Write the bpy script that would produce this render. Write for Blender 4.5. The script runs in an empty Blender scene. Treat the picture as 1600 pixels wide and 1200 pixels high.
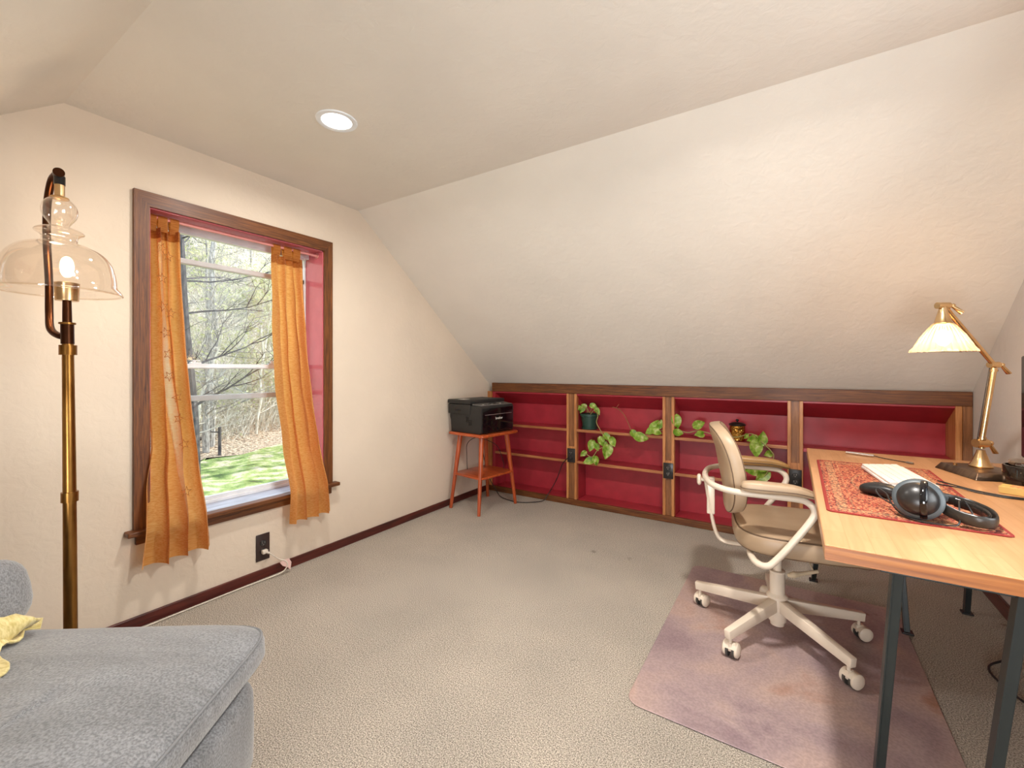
import bpy, bmesh, math, random
from mathutils import Vector, Matrix, Quaternion
S = bpy.context.scene
PI = math.pi
R = math.radians
# ------------------------------------------------------------------ camera
CX, CH = 2.465, 1.15
cam_d = bpy.data.cameras.new('camera'); cam = bpy.data.objects.new('camera', cam_d)
S.collection.objects.link(cam); S.camera = cam
cam_d.sensor_width = 36; cam_d.lens = 682.0 / 1600 * 36; cam_d.shift_y = -22 / 1600; cam_d.clip_start = .02; cam_d.clip_end = 500
cam.location = (CX, 0, CH); cam.rotation_euler = (R(90), 0, R(32.709))
# ------------------------------------------------------------------ world, sun, exposure
S.view_settings.view_transform = 'Standard'; S.view_settings.look = 'None'
S.view_settings.exposure = 0.31; S.view_settings.gamma = 1
S.cycles.use_denoising = True
S.cycles.max_bounces = 10; S.cycles.diffuse_bounces = 6; S.cycles.glossy_bounces = 4; S.cycles.transparent_max_bounces = 16; S.cycles.transmission_bounces = 6
S.cycles.sample_clamp_indirect = 6
S.cycles.caustics_reflective = False; S.cycles.caustics_refractive = False
w = bpy.data.worlds.new('sky'); S.world = w; w.use_nodes = True
nt = w.node_tree; nt.nodes.clear()
wo = nt.nodes.new('ShaderNodeOutputWorld'); bg = nt.nodes.new('ShaderNodeBackground')
bg.inputs[0].default_value = (.72, .85, 1.0, 1); bg.inputs[1].default_value = 2.2
nt.links.new(bg.outputs[0], wo.inputs[0])
def light(name, kind, loc, energy, color, rot=(0, 0, 0), **kw):
    d = bpy.data.lights.new(name, kind); d.energy = energy; d.color = color
    for k, v in kw.items(): setattr(d, k, v)
    o = bpy.data.objects.new(name, d); S.collection.objects.link(o); o.location = loc; o.rotation_euler = rot
    return o
sun = light('sun', 'SUN', (0, 8, 20), 5.5, (1, .95, .86), angle=.009)
sun.rotation_euler = Vector((-.12, -.78, -.62)).to_track_quat('-Z', 'Y').to_euler()
# fill light added outside the unseen right window to brighten the room
light('right_window_fill', 'AREA', (4.05, 1.05, 1.15), 42, (1, .97, .92), (R(90), 0, R(90)), shape='RECTANGLE', size=1.5, size_y=1.3)
# fill light added outside the unseen low window to brighten under the desk
light('low_window_fill', 'AREA', (2.45, -1.60, .62), 105, (1, .97, .96), (R(90), 0, 0), shape='RECTANGLE', size=1.5, size_y=.8)
# ------------------------------------------------------------------ helpers
def lin(r, g, b):
    f = lambda c: (c / 255 / 12.92) if c / 255 <= .04045 else ((c / 255 + .055) / 1.055) ** 2.4
    return (f(r), f(g), f(b), 1)
def at(u, v, y):
    """point on the plane y=const seen at photo pixel u, v"""
    a = R(32.709); dx, dz = (u - 800) / 682., 1.
    d = Vector((dx * math.cos(a) - dz * math.sin(a), dx * math.sin(a) + dz * math.cos(a), -(v - 578) / 682.))
    t = y / d.y
    return Vector((CX, 0, CH)) + d * t
def new_mat(name):
    m = bpy.data.materials.new(name); m.use_nodes = True; nt = m.node_tree
    return m, nt, nt.nodes['Principled BSDF'], nt.nodes['Material Output']
def nd(nt, t, **kw):
    n = nt.nodes.new(t)
    for k, v in kw.items():
        if k.startswith('i_'): n.inputs[k[2:].replace('_', ' ')].default_value = v
        else: setattr(n, k, v)
    return n
def coords(nt, scale=(1, 1, 1), src='Object'):
    tc = nd(nt, 'ShaderNodeTexCoord'); mp = nd(nt, 'ShaderNodeMapping'); mp.inputs['Scale'].default_value = scale
    nt.links.new(tc.outputs[src], mp.inputs[0]); return mp.outputs[0]
def ramp(nt, fac, stops):
    r = nd(nt, 'ShaderNodeValToRGB'); e = r.color_ramp.elements
    while len(e) > len(stops): e.remove(e[-1])
    while len(e) < len(stops): e.new(.5)
    for el, (p, c) in zip(e, stops): el.position = p; el.color = c
    nt.links.new(fac, r.inputs[0]); return r.outputs[0]
def add_bump(nt, b, h, strength, dist=.01):
    n = nd(nt, 'ShaderNodeBump'); n.inputs['Strength'].default_value = strength; n.inputs['Distance'].default_value = dist
    nt.links.new(h, n.inputs['Height']); nt.links.new(n.outputs[0], b.inputs['Normal'])
def noise_mat(name, stops, scale=5, detail=4, rough=.6, metal=0, bump=0, bscale=None, dist=.01, stretch=(1, 1, 1), sheen=0, coat=0, spec=.5):
    m, nt, b, o = new_mat(name)
    c = coords(nt, stretch); n = nd(nt, 'ShaderNodeTexNoise'); n.inputs['Scale'].default_value = scale; n.inputs['Detail'].default_value = detail
    nt.links.new(c, n.inputs['Vector']); nt.links.new(ramp(nt, n.outputs[0], stops), b.inputs['Base Color'])
    b.inputs['Roughness'].default_value = rough; b.inputs['Metallic'].default_value = metal
    b.inputs['Sheen Weight'].default_value = sheen; b.inputs['Coat Weight'].default_value = coat
    b.inputs['Specular IOR Level'].default_value = spec
    if bump:
        n2 = n
        if bscale:
            n2 = nd(nt, 'ShaderNodeTexNoise'); n2.inputs['Scale'].default_value = bscale; n2.inputs['Detail'].default_value = 5
            nt.links.new(c, n2.inputs['Vector'])
        add_bump(nt, b, n2.outputs[0], bump, dist)
    return m
def solid(name, c, rough=.5, metal=0, var=.06, **kw):
    a = tuple(max(0, x * (1 - var)) for x in c[:3]) + (1,); d = tuple(min(1, x * (1 + var)) for x in c[:3]) + (1,)
    return noise_mat(name, [(.35, a), (.65, d)], kw.pop('scale', 12), 3, rough, metal, **kw)
def wood(name, dark, mid, light_, axis=0, rough=.4, scale=9, coat=.2, k=14.):
    m, nt, b, o = new_mat(name)
    st = [k, k, k]; st[axis] = 1.2
    c = coords(nt, tuple(st)); n = nd(nt, 'ShaderNodeTexNoise'); n.inputs['Scale'].default_value = scale * .35; n.inputs['Detail'].default_value = 8; n.inputs['Roughness'].default_value = .65
    n.inputs['Distortion'].default_value = .6
    nt.links.new(c, n.inputs['Vector'])
    nt.links.new(ramp(nt, n.outputs[0], [(.3, dark), (.5, mid), (.7, light_)]), b.inputs['Base Color'])
    b.inputs['Roughness'].default_value = rough; b.inputs['Coat Weight'].default_value = coat; b.inputs['Coat Roughness'].default_value = .25
    add_bump(nt, b, n.outputs[0], .15, .003)
    return m
def thin_glass(name, tint=(1, 1, 1, 1), base=.06, fres=.75, rough=.02):
    m, nt, b, o = new_mat(name); nt.nodes.remove(b)
    t = nd(nt, 'ShaderNodeBsdfTransparent'); t.inputs[0].default_value = tint
    g = nd(nt, 'ShaderNodeBsdfGlossy'); g.inputs['Roughness'].default_value = rough; g.inputs[0].default_value = (1, 1, 1, 1)
    lw = nd(nt, 'ShaderNodeLayerWeight'); lw.inputs[0].default_value = .5
    mr = nd(nt, 'ShaderNodeMapRange'); mr.inputs['To Min'].default_value = base; mr.inputs['To Max'].default_value = fres
    pw = nd(nt, 'ShaderNodeMath', operation='POWER'); pw.inputs[1].default_value = 3.
    nt.links.new(lw.outputs['Facing'], pw.inputs[0]); nt.links.new(pw.outputs[0], mr.inputs['Value'])
    mx = nd(nt, 'ShaderNodeMixShader'); nt.links.new(mr.outputs[0], mx.inputs[0]); nt.links.new(t.outputs[0], mx.inputs[1]); nt.links.new(g.outputs[0], mx.inputs[2])
    nt.links.new(mx.outputs[0], o.inputs[0]); return m
def emit(name, c, s):
    m, nt, b, o = new_mat(name); nt.nodes.remove(b); e = nd(nt, 'ShaderNodeEmission'); e.inputs[0].default_value = c; e.inputs[1].default_value = s
    nt.links.new(e.outputs[0], o.inputs[0]); return m

def link(name, bm, mat, parent=None, smooth=False, loc=None):
    me = bpy.data.meshes.new(name); bmesh.ops.recalc_face_normals(bm, faces=bm.faces); bm.to_mesh(me); bm.free()
    me.materials.append(mat)
    if smooth:
        me.polygons.foreach_set('use_smooth', [True] * len(me.polygons))
        if hasattr(me, 'set_sharp_from_angle'): me.set_sharp_from_angle(angle=R(42))
    o = bpy.data.objects.new(name, me); S.collection.objects.link(o)
    if parent: o.parent = parent
    if loc: o.location = loc
    return o
def tag(o, label=None, cat=None, group=None, kind=None):
    if label: o['label'] = label
    if cat: o['category'] = cat
    if group: o['group'] = group
    if kind: o['kind'] = kind
    return o
def thing(name, label, cat, loc=(0, 0, 0), rz=0, group=None, kind=None):
    o = bpy.data.objects.new(name, None); S.collection.objects.link(o); o.empty_display_size = .05
    o.location = loc; o.rotation_euler = (0, 0, rz); return tag(o, label, cat, group, kind)
def copy_tree(o, parent=None):
    c = o.copy(); S.collection.objects.link(c)
    if parent: c.parent = parent
    for ch in o.children: copy_tree(ch, c)
    return c
def NB(): return bmesh.new()
def box(bm, x0, x1, y0, y1, z0, z1, bev=0, seg=2, mat=None):
    vs = [bm.verts.new((x, y, z)) for x in (x0, x1) for y in (y0, y1) for z in (z0, z1)]
    f = [(0, 1, 3, 2), (4, 6, 7, 5), (0, 4, 5, 1), (2, 3, 7, 6), (0, 2, 6, 4), (1, 5, 7, 3)]
    fs = [bm.faces.new([vs[i] for i in q]) for q in f]
    if bev:
        es = list({e for q in fs for e in q.edges})
        r = bmesh.ops.bevel(bm, geom=es, offset=bev, segments=seg, profile=.5, affect='EDGES')
        vs = list({v for q in r['faces'] for v in q.verts} | {v for v in vs if v.is_valid})
    if mat is not None:
        for v in vs:
            if v.is_valid: v.co = mat @ v.co
    return bm
def boxm(x0, x1, y0, y1, z0, z1, bev=0, seg=2): return box(NB(), x0, x1, y0, y1, z0, z1, bev, seg)
def smooth_path(pts, n=6):
    P = [Vector(p) for p in pts]
    if len(P) < 3: return P
    out = []
    for i in range(len(P) - 1):
        p0 = P[max(i - 1, 0)]; p1 = P[i]; p2 = P[i + 1]; p3 = P[min(i + 2, len(P) - 1)]
        for k in range(n):
            t = k / n
            out.append(.5 * ((2 * p1) + (-p0 + p2) * t + (2 * p0 - 5 * p1 + 4 * p2 - p3) * t * t + (-p0 + 3 * p1 - 3 * p2 + p3) * t ** 3))
    out.append(P[-1]); return out
def tube(bm, pts, r, seg=10, smooth=0, rs=None, cap=True, flat=None):
    P = smooth_path(pts, smooth) if smooth else [Vector(p) for p in pts]
    n = len(P); rings = []; up = None
    for i, p in enumerate(P):
        d = (P[min(i + 1, n - 1)] - P[max(i - 1, 0)])
        if d.length < 1e-9: d = Vector((0, 0, 1))
        d.normalize()
        if up is None:
            up = d.orthogonal().normalized()
            if flat: up = (Vector(flat) - d * d.dot(Vector(flat))).normalized()
        else:
            up = (up - d * up.dot(d)); up = up.normalized() if up.length > 1e-6 else d.orthogonal().normalized()
        side = d.cross(up)
        if rs: 
            tt = i / (n - 1) * (len(rs) - 1); k = min(int(tt), len(rs) - 2); A_, B_ = rs[k], rs[k + 1]
            if isinstance(A_, tuple) or isinstance(B_, tuple):
                A_ = A_ if isinstance(A_, tuple) else (A_, A_); B_ = B_ if isinstance(B_, tuple) else (B_, B_)
                rr = (A_[0] + (B_[0] - A_[0]) * (tt - k), A_[1] + (B_[1] - A_[1]) * (tt - k))
            else: rr = A_ + (B_ - A_) * (tt - k)
        else: rr = r
        a, b = (rr, rr) if not isinstance(rr, tuple) else rr
        rings.append([bm.verts.new(p + up * a * math.cos(2 * PI * j / seg) + side * b * math.sin(2 * PI * j / seg)) for j in range(seg)])
    for q, s in zip(rings, rings[1:]):
        for j in range(seg): bm.faces.new((q[j], q[(j + 1) % seg], s[(j + 1) % seg], s[j]))
    if cap:
        bm.faces.new(rings[0][::-1]); bm.faces.new(rings[-1])
    return bm
def bar(bm, a, b, w, h, up=(0, 0, 1), w2=None, h2=None, bev=0):
    a, b = Vector(a), Vector(b); d = (b - a).normalized(); up = Vector(up)
    s = d.cross(up).normalized(); u = s.cross(d)
    w2 = w2 or w; h2 = h2 or h; vs = []
    for p, ww, hh in ((a, w, h), (b, w2, h2)):
        for sx, sz in ((-1, -1), (1, -1), (1, 1), (-1, 1)): vs.append(bm.verts.new(p + s * sx * ww / 2 + u * sz * hh / 2))
    fs = [bm.faces.new([vs[i] for i in q]) for q in ((0, 1, 2, 3), (7, 6, 5, 4), (0, 4, 5, 1), (1, 5, 6, 2), (2, 6, 7, 3), (3, 7, 4, 0))]
    if bev: bmesh.ops.bevel(bm, geom=list({e for q in fs for e in q.edges}), offset=bev, segments=2, profile=.5, affect='EDGES')
    return bm
def lathe(bm, prof, seg=32, c=(0, 0, 0), cap=True, mat=None, wob=None):
    rings = []
    for r, z in prof:
        ring = []
        for j in range(seg):
            a = 2 * PI * j / seg; rr = r * (wob(a, r, z) if wob else 1)
            p = Vector((rr * math.cos(a), rr * math.sin(a), z))
            if mat is not None: p = mat @ p
            ring.append(bm.verts.new(p + Vector(c)))
        rings.append(ring)
    for q, s in zip(rings, rings[1:]):
        for j in range(seg): bm.faces.new((q[j], q[(j + 1) % seg], s[(j + 1) % seg], s[j]))
    if cap:
        bm.faces.new(rings[0][::-1]); bm.faces.new(rings[-1])
    return bm
def prism(bm, poly, axis, a, b):
    """poly of 2D points extruded along axis between a and b; axis 0: (y,z), 1: (x,z), 2: (x,y)"""
    def P(p, t): return {0: (t, p[0], p[1]), 1: (p[0], t, p[1]), 2: (p[0], p[1], t)}[axis]
    A = [bm.verts.new(P(p, a)) for p in poly]; B = [bm.verts.new(P(p, b)) for p in poly]
    bm.faces.new(A[::-1]); bm.faces.new(B); n = len(poly)
    for i in range(n): bm.faces.new((A[i], A[(i + 1) % n], B[(i + 1) % n], B[i]))
    return bm
def superbox(bm, sx, sy, sz, e=.35, ez=.5, nu=48, nv=20, c=(0, 0, 0), mat=None, fn=None):
    """rounded cushion form"""
    def pw(v, p): return math.copysign(abs(v) ** p, v)
    rings = []
    for i in range(1, nv):
        ph = -PI / 2 + PI * i / nv; ring = []
        for j in range(nu):
            th = 2 * PI * j / nu
            p = Vector((sx * pw(math.cos(ph), ez) * pw(math.cos(th), e), sy * pw(math.cos(ph), ez) * pw(math.sin(th), e), sz * pw(math.sin(ph), ez)))
            if fn: p = fn(p)
            if mat is not None: p = mat @ p
            ring.append(bm.verts.new(p + Vector(c)))
        rings.append(ring)
    for q, s in zip(rings, rings[1:]):
        for j in range(nu): bm.faces.new((q[j], q[(j + 1) % nu], s[(j + 1) % nu], s[j]))
    bm.faces.new(rings[0][::-1]); bm.faces.new(rings[-1]); return bm

# ------------------------------------------------------------------ materials
WALLC = (.70, .60, .49)
def plaster(name, c):
    m, nt, b, o = new_mat(name); co = coords(nt)
    n = nd(nt, 'ShaderNodeTexNoise'); n.inputs['Scale'].default_value = 3; n.inputs['Detail'].default_value = 6
    nt.links.new(co, n.inputs['Vector'])
    nt.links.new(ramp(nt, n.outputs[0], [(.3, tuple(x * .97 for x in c) + (1,)), (.7, tuple(x * 1.03 for x in c) + (1,))]), b.inputs['Base Color'])
    b.inputs['Roughness'].default_value = .75; b.inputs['Specular IOR Level'].default_value = .25
    n2 = nd(nt, 'ShaderNodeTexNoise'); n2.inputs['Scale'].default_value = 22; n2.inputs['Detail'].default_value = 7; n2.inputs['Distortion'].default_value = .5
    nt.links.new(co, n2.inputs['Vector']); add_bump(nt, b, n2.outputs[0], .22, .012)
    return m
m_wall = plaster('warm_plaster', WALLC); m_ceil = plaster('cream_plaster', (.72, .68, .62))
def carpet():
    m, nt, b, o = new_mat('carpet'); co = coords(nt)
    n = nd(nt, 'ShaderNodeTexNoise'); n.inputs['Scale'].default_value = 250; n.inputs['Detail'].default_value = 3
    v = nd(nt, 'ShaderNodeTexNoise'); v.inputs['Scale'].default_value = 2.5; v.inputs['Detail'].default_value = 5
    sp = nd(nt, 'ShaderNodeTexNoise'); sp.inputs['Scale'].default_value = 9; sp.inputs['Detail'].default_value = 2
    for q in (n, v, sp): nt.links.new(co, q.inputs['Vector'])
    c1 = ramp(nt, n.outputs[0], [(.36, lin(118, 108, 96)), (.5, lin(182, 171, 156)), (.64, lin(230, 219, 204))])
    c2 = ramp(nt, v.outputs[0], [(.3, (.86, .86, .86, 1)), (.7, (1.06, 1.05, 1.04, 1))])
    c3 = ramp(nt, sp.outputs[0], [(.22, (.6, .58, .55, 1)), (.27, (1, 1, 1, 1))])
    m1 = nd(nt, 'ShaderNodeMixRGB', blend_type='MULTIPLY'); m1.inputs[0].default_value = 1
    nt.links.new(c1, m1.inputs[1]); nt.links.new(c2, m1.inputs[2])
    m2 = nd(nt, 'ShaderNodeMixRGB', blend_type='MULTIPLY'); m2.inputs[0].default_value = 1
    nt.links.new(m1.outputs[0], m2.inputs[1]); nt.links.new(c3, m2.inputs[2])
    nt.links.new(m2.outputs[0], b.inputs['Base Color']); b.inputs['Roughness'].default_value = .95; b.inputs['Specular IOR Level'].default_value = .1
    b.inputs['Sheen Weight'].default_value = .2
    add_bump(nt, b, n.outputs[0], .9, .012); return m
m_carpet = carpet()
DK, MD, LT = lin(56, 26, 8), lin(98, 54, 20), lin(132, 80, 34)
def casing(axis): return wood('dark_stained_wood_%d' % axis, DK, MD, LT, axis, .5, 16, .05, 26)
m_dkx, m_dky, m_dkz = casing(0), casing(1), casing(2)
m_base = wood('mahogany_baseboard', lin(48, 16, 14), lin(78, 26, 20), lin(98, 38, 28), 1, .35)
m_basex = wood('mahogany_baseboard_x', lin(48, 16, 14), lin(78, 26, 20), lin(98, 38, 28), 0, .35)
m_oakz = wood('orange_oak_upright', lin(150, 92, 48), lin(182, 120, 68), lin(205, 146, 90), 2, .45, 10, .15)
m_oakx = wood('orange_oak_shelf', lin(126, 74, 42), lin(160, 98, 58), lin(186, 124, 80), 0, .45, 10, .15)
m_oakd = wood('brown_oak_strip', lin(96, 58, 30), lin(132, 84, 48), lin(156, 106, 64), 2, .5, 10, .1)
m_red = solid('crimson_paint', (.36, .026, .040), .38, var=.08, bump=.1, bscale=60, dist=.002)
m_redj = solid('glossy_rose_paint', (.55, .13, .16), .16, var=.04)
m_vinyl = solid('white_vinyl', (.72, .75, .78), .35)
m_sill = solid('sky_tinted_sill_paint', (.45, .50, .60), .35, var=.2, scale=30, stretch=(1, .2, 1))  # bluish sky light on the sill is put into its paint colour
m_glass = thin_glass('window_glass', (.97, .99, 1, 1), .05, .5)
m_brass = noise_mat('antique_brass', [(.3, lin(120, 82, 38)), (.7, lin(176, 130, 70))], 6, 4, .28, 1, stretch=(3, 3, 1))
m_dbrass = noise_mat('dark_bronze', [(.3, lin(52, 30, 20)), (.7, lin(84, 50, 30))], 6, 4, .32, 1)
m_sbrass = noise_mat('satin_brass', [(.3, lin(190, 154, 108)), (.7, lin(222, 192, 148))], 8, 4, .26, 1)
m_pewter = noise_mat('brushed_pewter', [(.3, lin(104, 84, 72)), (.7, lin(150, 128, 108))], 8, 6, .35, 1, stretch=(1, 6, 1))
m_black = solid('black_plastic', (.012, .012, .013), .38, var=.2)
m_charc = solid('charcoal_plastic', (.016, .015, .014), .5, var=.15, bump=.2, bscale=300, dist=.001)
m_gblack = solid('gloss_black', (.004, .004, .005), .08)
m_white = solid('white_plastic', (.80, .76, .70), .4)
# ------------------------------------------------------------------ room shell
RX = 3.305; YK = 3.41; YB = -1.03; RZ = 2.224; KZ = 1.028
struct = lambda o: tag(o, kind='structure')
struct(link('floor', boxm(-.02, RX + .02, YB - .02, 3.62, -.12, 0), m_carpet))
T = .16
prof = [(YB - .25, .82), (.504, RZ), (1.92, RZ), (3.412, KZ + .003), (3.66, .83), (3.66, .83 + T), (1.96, RZ + T), (.46, RZ + T), (YB - .25, .82 + T + .02)]
prof[0] = (YB - .25, RZ - (.504 - YB + .25) * .78)
prof[-1] = (YB - .25, prof[0][1] + T + .02)
struct(link('ceiling', prism(NB(), prof, 0, -.25, RX + .2), m_ceil))
WY0, WY1, WZ0, WZ1 = .775, 1.656, .418, 1.892
bm = NB()
prism(bm, [(YB - .1, -.1), (WY0, -.1), (WY0, RZ + .02), (.46, RZ + .02), (YB - .1, RZ - (.504 - YB + .1) * .78 + .03)], 0, -.2, 0)
prism(bm, [(WY1, -.1), (3.62, -.1), (3.62, .90), (1.95, RZ + .02), (WY1, RZ + .02)], 0, -.2, 0)
box(bm, -.2, 0, WY0, WY1, -.1, WZ0); box(bm, -.2, 0, WY0, WY1, WZ1, RZ + .02)
struct(link('wall_left', bm, m_wall))
# right gable wall with an opening for an added window out of frame behind the monitor
VY0, VY1, VZ0, VZ1 = .50, 1.62, .80, 1.92
bm = NB()
prism(bm, [(YB - .1, -.1), (VY0, -.1), (VY0, RZ + .02), (.46, RZ + .02), (YB - .1, RZ - (.504 - YB + .1) * .78 + .03)], 0, RX, RX + .18)
prism(bm, [(VY1, -.1), (3.62, -.1), (3.62, .90), (1.95, RZ + .02), (VY1, RZ + .02)], 0, RX, RX + .18)
box(bm, RX, RX + .18, VY0, VY1, -.1, VZ0); box(bm, RX, RX + .18, VY0, VY1, VZ1, RZ + .02)
m_wallr = plaster('grey_white_plaster', (.60, .56, .53))
struct(link('wall_right', bm, m_wallr))
struct(link('wall_back', boxm(-.1, RX + .1, 3.625, 3.72, -.1, .93), m_red))
bm = NB(); box(bm, -.1, 1.85, YB - .1, YB, -.1, 1.10); box(bm, 3.05, RX + .1, YB - .1, YB, -.1, 1.10); box(bm, 1.85, 3.05, YB - .1, YB, -.1, .30); box(bm, 1.85, 3.05, YB - .1, YB, .93, 1.10)
struct(link('wall_front', bm, m_wall))
# baseboards
struct(link('baseboard_left', boxm(0, .013, YB, YK, 0, .052, .003), m_base))
bm = NB(); box(bm, RX - .013, RX, YB, YK - .02, 0, .07, .003); struct(link('baseboard_right', bm, m_base))
# ------------------------------------------------------------------ window
win = thing('window_1', None, None, (0, 0, 0), kind='structure')
tag(win, label='double hung window in the plaster gable wall with brown wooden casing')
cz1 = 1.955
link('casing', prism(NB(), [(.720, .44), (WY0 + .002, .44), (WY0 + .002, WZ1 - .002), (.720, cz1)], 0, 0, .018), m_dkz, win)
link('casing', prism(NB(), [(WY1 - .002, .44), (1.711, .44), (1.711, cz1), (WY1 - .002, WZ1 - .002)], 0, 0, .018), m_dkz, win)
link('casing', prism(NB(), [(.720, cz1), (WY0 + .002, WZ1 - .002), (WY1 - .002, WZ1 - .002), (1.711, cz1)], 0, 0, .0182), m_dky, win)
link('stool', boxm(0, .052, .690, 1.742, .418, .440, .004), m_dky, win)
link('apron', boxm(0, .018, .727, 1.704, .372, .418, .002), m_dky, win)
bm = NB(); t = .008
box(bm, -.17, .004, WY0, WY0 + t, .44, WZ1); box(bm, -.17, .004, WY1 - t, WY1, .44, WZ1); box(bm, -.17, .004, WY0, WY1, WZ1 - t, WZ1)
link('jamb_liner', bm, m_redj, win)
link('inner_sill', boxm(-.17, 0, WY0, WY1, WZ0, .441, .002), m_sill, win)
fx0, fx1 = -.205, -.135
bm = NB(); fy0, fy1 = WY0 + t, WY1 - t; fz0, fz1 = .441, WZ1 - t
box(bm, fx0, -.171, fy0, fy0 + .010, fz0, fz1, .003); box(bm, fx0, -.171, fy1 - .010, fy1, fz0, fz1, .003)
box(bm, fx0, fx1, fy0, fy1, fz1 - .030, fz1, .003); box(bm, fx0, fx1, fy0, fy1, fz0, fz0 + .018, .003)
box(bm, -.165, -.135, fy0 + .035, fy1 - .035, fz1 - .042, fz1 - .030, .002)
link('frame', bm, m_vinyl, win)
def sash(name, x0, x1, z0, z1, rt, rb):
    bm = NB(); y0, y1 = fy0 + .003, fy1 - .003
    box(bm, x0, x1, y0, y0 + .028, z0, z1, .003); box(bm, x0, x1, y1 - .028, y1, z0, z1, .003)
    box(bm, x0, x1, y0, y1, z1 - rt, z1, .003); box(bm, x0, x1, y0, y1, z0, z0 + rb, .003)
    box(bm, x1 - .012, x1 + .004, y0 + .02, y1 - .02, z1 - rt + .004, z1 - rt + .010, .001)
    s = link(name, bm, m_vinyl if name == 'lower_sash' else solid('aged_vinyl', (.55, .54, .54), .4), win)
    xm = (x0 + x1) / 2
    link('pane', boxm(xm - .002, xm + .002, y0 + .026, y1 - .026, z0 + rb - .002, z1 - rt + .002), m_glass, s)
    return s
us = sash('upper_sash', -.20, -.176, .985, 1.727, .030, .030)
ls = sash('lower_sash', -.170, -.146, .455, 1.182, .026, .022)
for y in (1.00, 1.40):
    bm = NB(); box(bm, -.168, -.150, y, y + .05, 1.182, 1.190, .002); lathe(bm, [(.008, 0), (.008, .012)], 12, (-.159, y + .02, 1.188)); box(bm, -.163, -.152, y + .01, y + .045, 1.196, 1.202, .001)
    link('lock', bm, m_vinyl, ls)
# unseen second window, added so fill light can enter on the desk side
w2 = thing('added_window_right', None, None, kind='structure')
bm = NB(); box(bm, RX - .018, RX, VY0 - .05, VY0, VZ0 - .03, VZ1 + .06, .002); box(bm, RX - .018, RX, VY1, VY1 + .05, VZ0 - .03, VZ1 + .06, .002)
link('casing', bm, m_dkz, w2)
bm = NB(); box(bm, RX - .018, RX, VY0, VY1, VZ1, VZ1 + .06, .002); box(bm, RX - .05, RX, VY0 - .08, VY1 + .08, VZ0 - .022, VZ0, .003); link('stool', bm, m_dky, w2)
bm = NB()
for a, b_, c, d in ((VY0, VY0 + .04, VZ0, VZ1), (VY1 - .04, VY1, VZ0, VZ1), (VY0, VY1, VZ0, VZ0 + .04), (VY0, VY1, VZ1 - .04, VZ1), (VY0, VY1, 1.34, 1.38)): box(bm, RX + .12, RX + .16, a, b_, c, d, .002)
link('frame', bm, m_vinyl, w2)
link('pane', boxm(RX + .138, RX + .142, VY0 + .03, VY1 - .03, VZ0 + .03, VZ1 - .03), m_glass, w2)
w3 = thing('added_window_low', None, None, kind='structure')  # unseen low window, added so fill light reaches under the desk
bm = NB()
for a, b_, c, d in ((1.85, 1.89, .30, .93), (3.01, 3.05, .30, .93), (1.85, 3.05, .30, .34), (1.85, 3.05, .89, .93), (2.43, 2.47, .30, .93)): box(bm, a, b_, YB - .08, YB - .04, c, d, .002)
link('frame', bm, m_vinyl, w3); link('pane', boxm(1.88, 3.02, YB - .062, YB - .058, .33, .90), m_glass, w3)
bm = NB(); box(bm, 1.80, 1.85, YB, YB + .018, .25, .98, .002); box(bm, 3.05, 3.10, YB, YB + .018, .25, .98, .002); box(bm, 1.85, 3.05, YB, YB + .018, .93, .98, .002); box(bm, 1.85, 3.05, YB, YB + .03, .25, .30, .002)
link('casing', bm, m_dkx, w3)
# ------------------------------------------------------------------ built-in bookcase
bc = thing('built_in_bookcase', 'long low built-in bookcase painted crimson inside with brown wood face under the sloped ceiling', 'bookcase', (0, YK, 0))
D = .185
link('top_trim', boxm(.055, RX - .002, -.012, .012, .948, 1.028, .003), m_dkx, bc)
link('kick_board', boxm(.016, RX - .016, -.012, .012, 0.001, .050, .003), m_dkx, bc)
divs = [(.0, .085), (.835, .928), (1.637, 1.722), (2.438, 2.524), (3.235, RX - .002)]
bays = [(a[1], b[0]) for a, b in zip(divs, divs[1:])]
for i, (a, b) in enumerate(divs):
    bm = NB(); z0, z1 = .051, .947
    if i == 0:
        box(bm, .003, .05, -.010, .02, z0, z1, .002); d = link('divider', bm, m_oakz, bc)
        link('side_panel', boxm(.052, .085, 0.002, D, z0, z1, .002), m_red, bc); continue
    if i == 4:
        box(bm, a, a + .028, -.006, D, z0, z1, .002); d = link('divider', bm, m_oakz, bc)
        link('inset_strip', boxm(a + .029, b, -.010, .02, z0, z1, .002), m_oakd, d); continue
    box(bm, a, a + .020, -.008, .03, z0, z1, .002); box(bm, b - .020, b, -.008, .03, z0, z1, .002)
    d = link('divider', bm, m_oakz, bc)
    bm = NB(); box(bm, a + .020, b - .020, .006, .03, z0, z1); link('inset_strip', bm, m_oakd, d)
    oz = (.423, .391, .441)[i - 1]
    link('block', boxm(a + .019, b - .019, -.004, .02, oz + .055, oz + (.075 if i < 3 else .10), .001), m_oakz, d)
    bm = NB(); box(bm, a + .001, b - .001, .03, D, z0, z1); link('side_panel', bm, m_red, d)
for i, (a, b) in enumerate(bays):
    link('back_panel', boxm(a, b, D, D + .012, .03, .90), m_red, bc)
    bm = NB(); prism(bm, [(.0, .948), (.014, .948), (D + .01, .845), (D + .01, .83), (D - .004, .83), (0, .935)], 0, a, b)
    link('top_panel', bm, m_red, bc)
    link('bottom_panel', boxm(a, b, 0.012, D, .03, .050, .001), m_red, bc)
    for zt in ((.648, .380) if i < 3 else (.640,)):
        s = link('shelf', boxm(a, b, -.004, .010, zt - .022, zt, .002), m_oakx if i < 3 else m_red, bc)
        link('shelf_board', boxm(a, b, .010, D, zt - .020, zt - .001), m_red if i < 4 else m_oakx, s)
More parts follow.
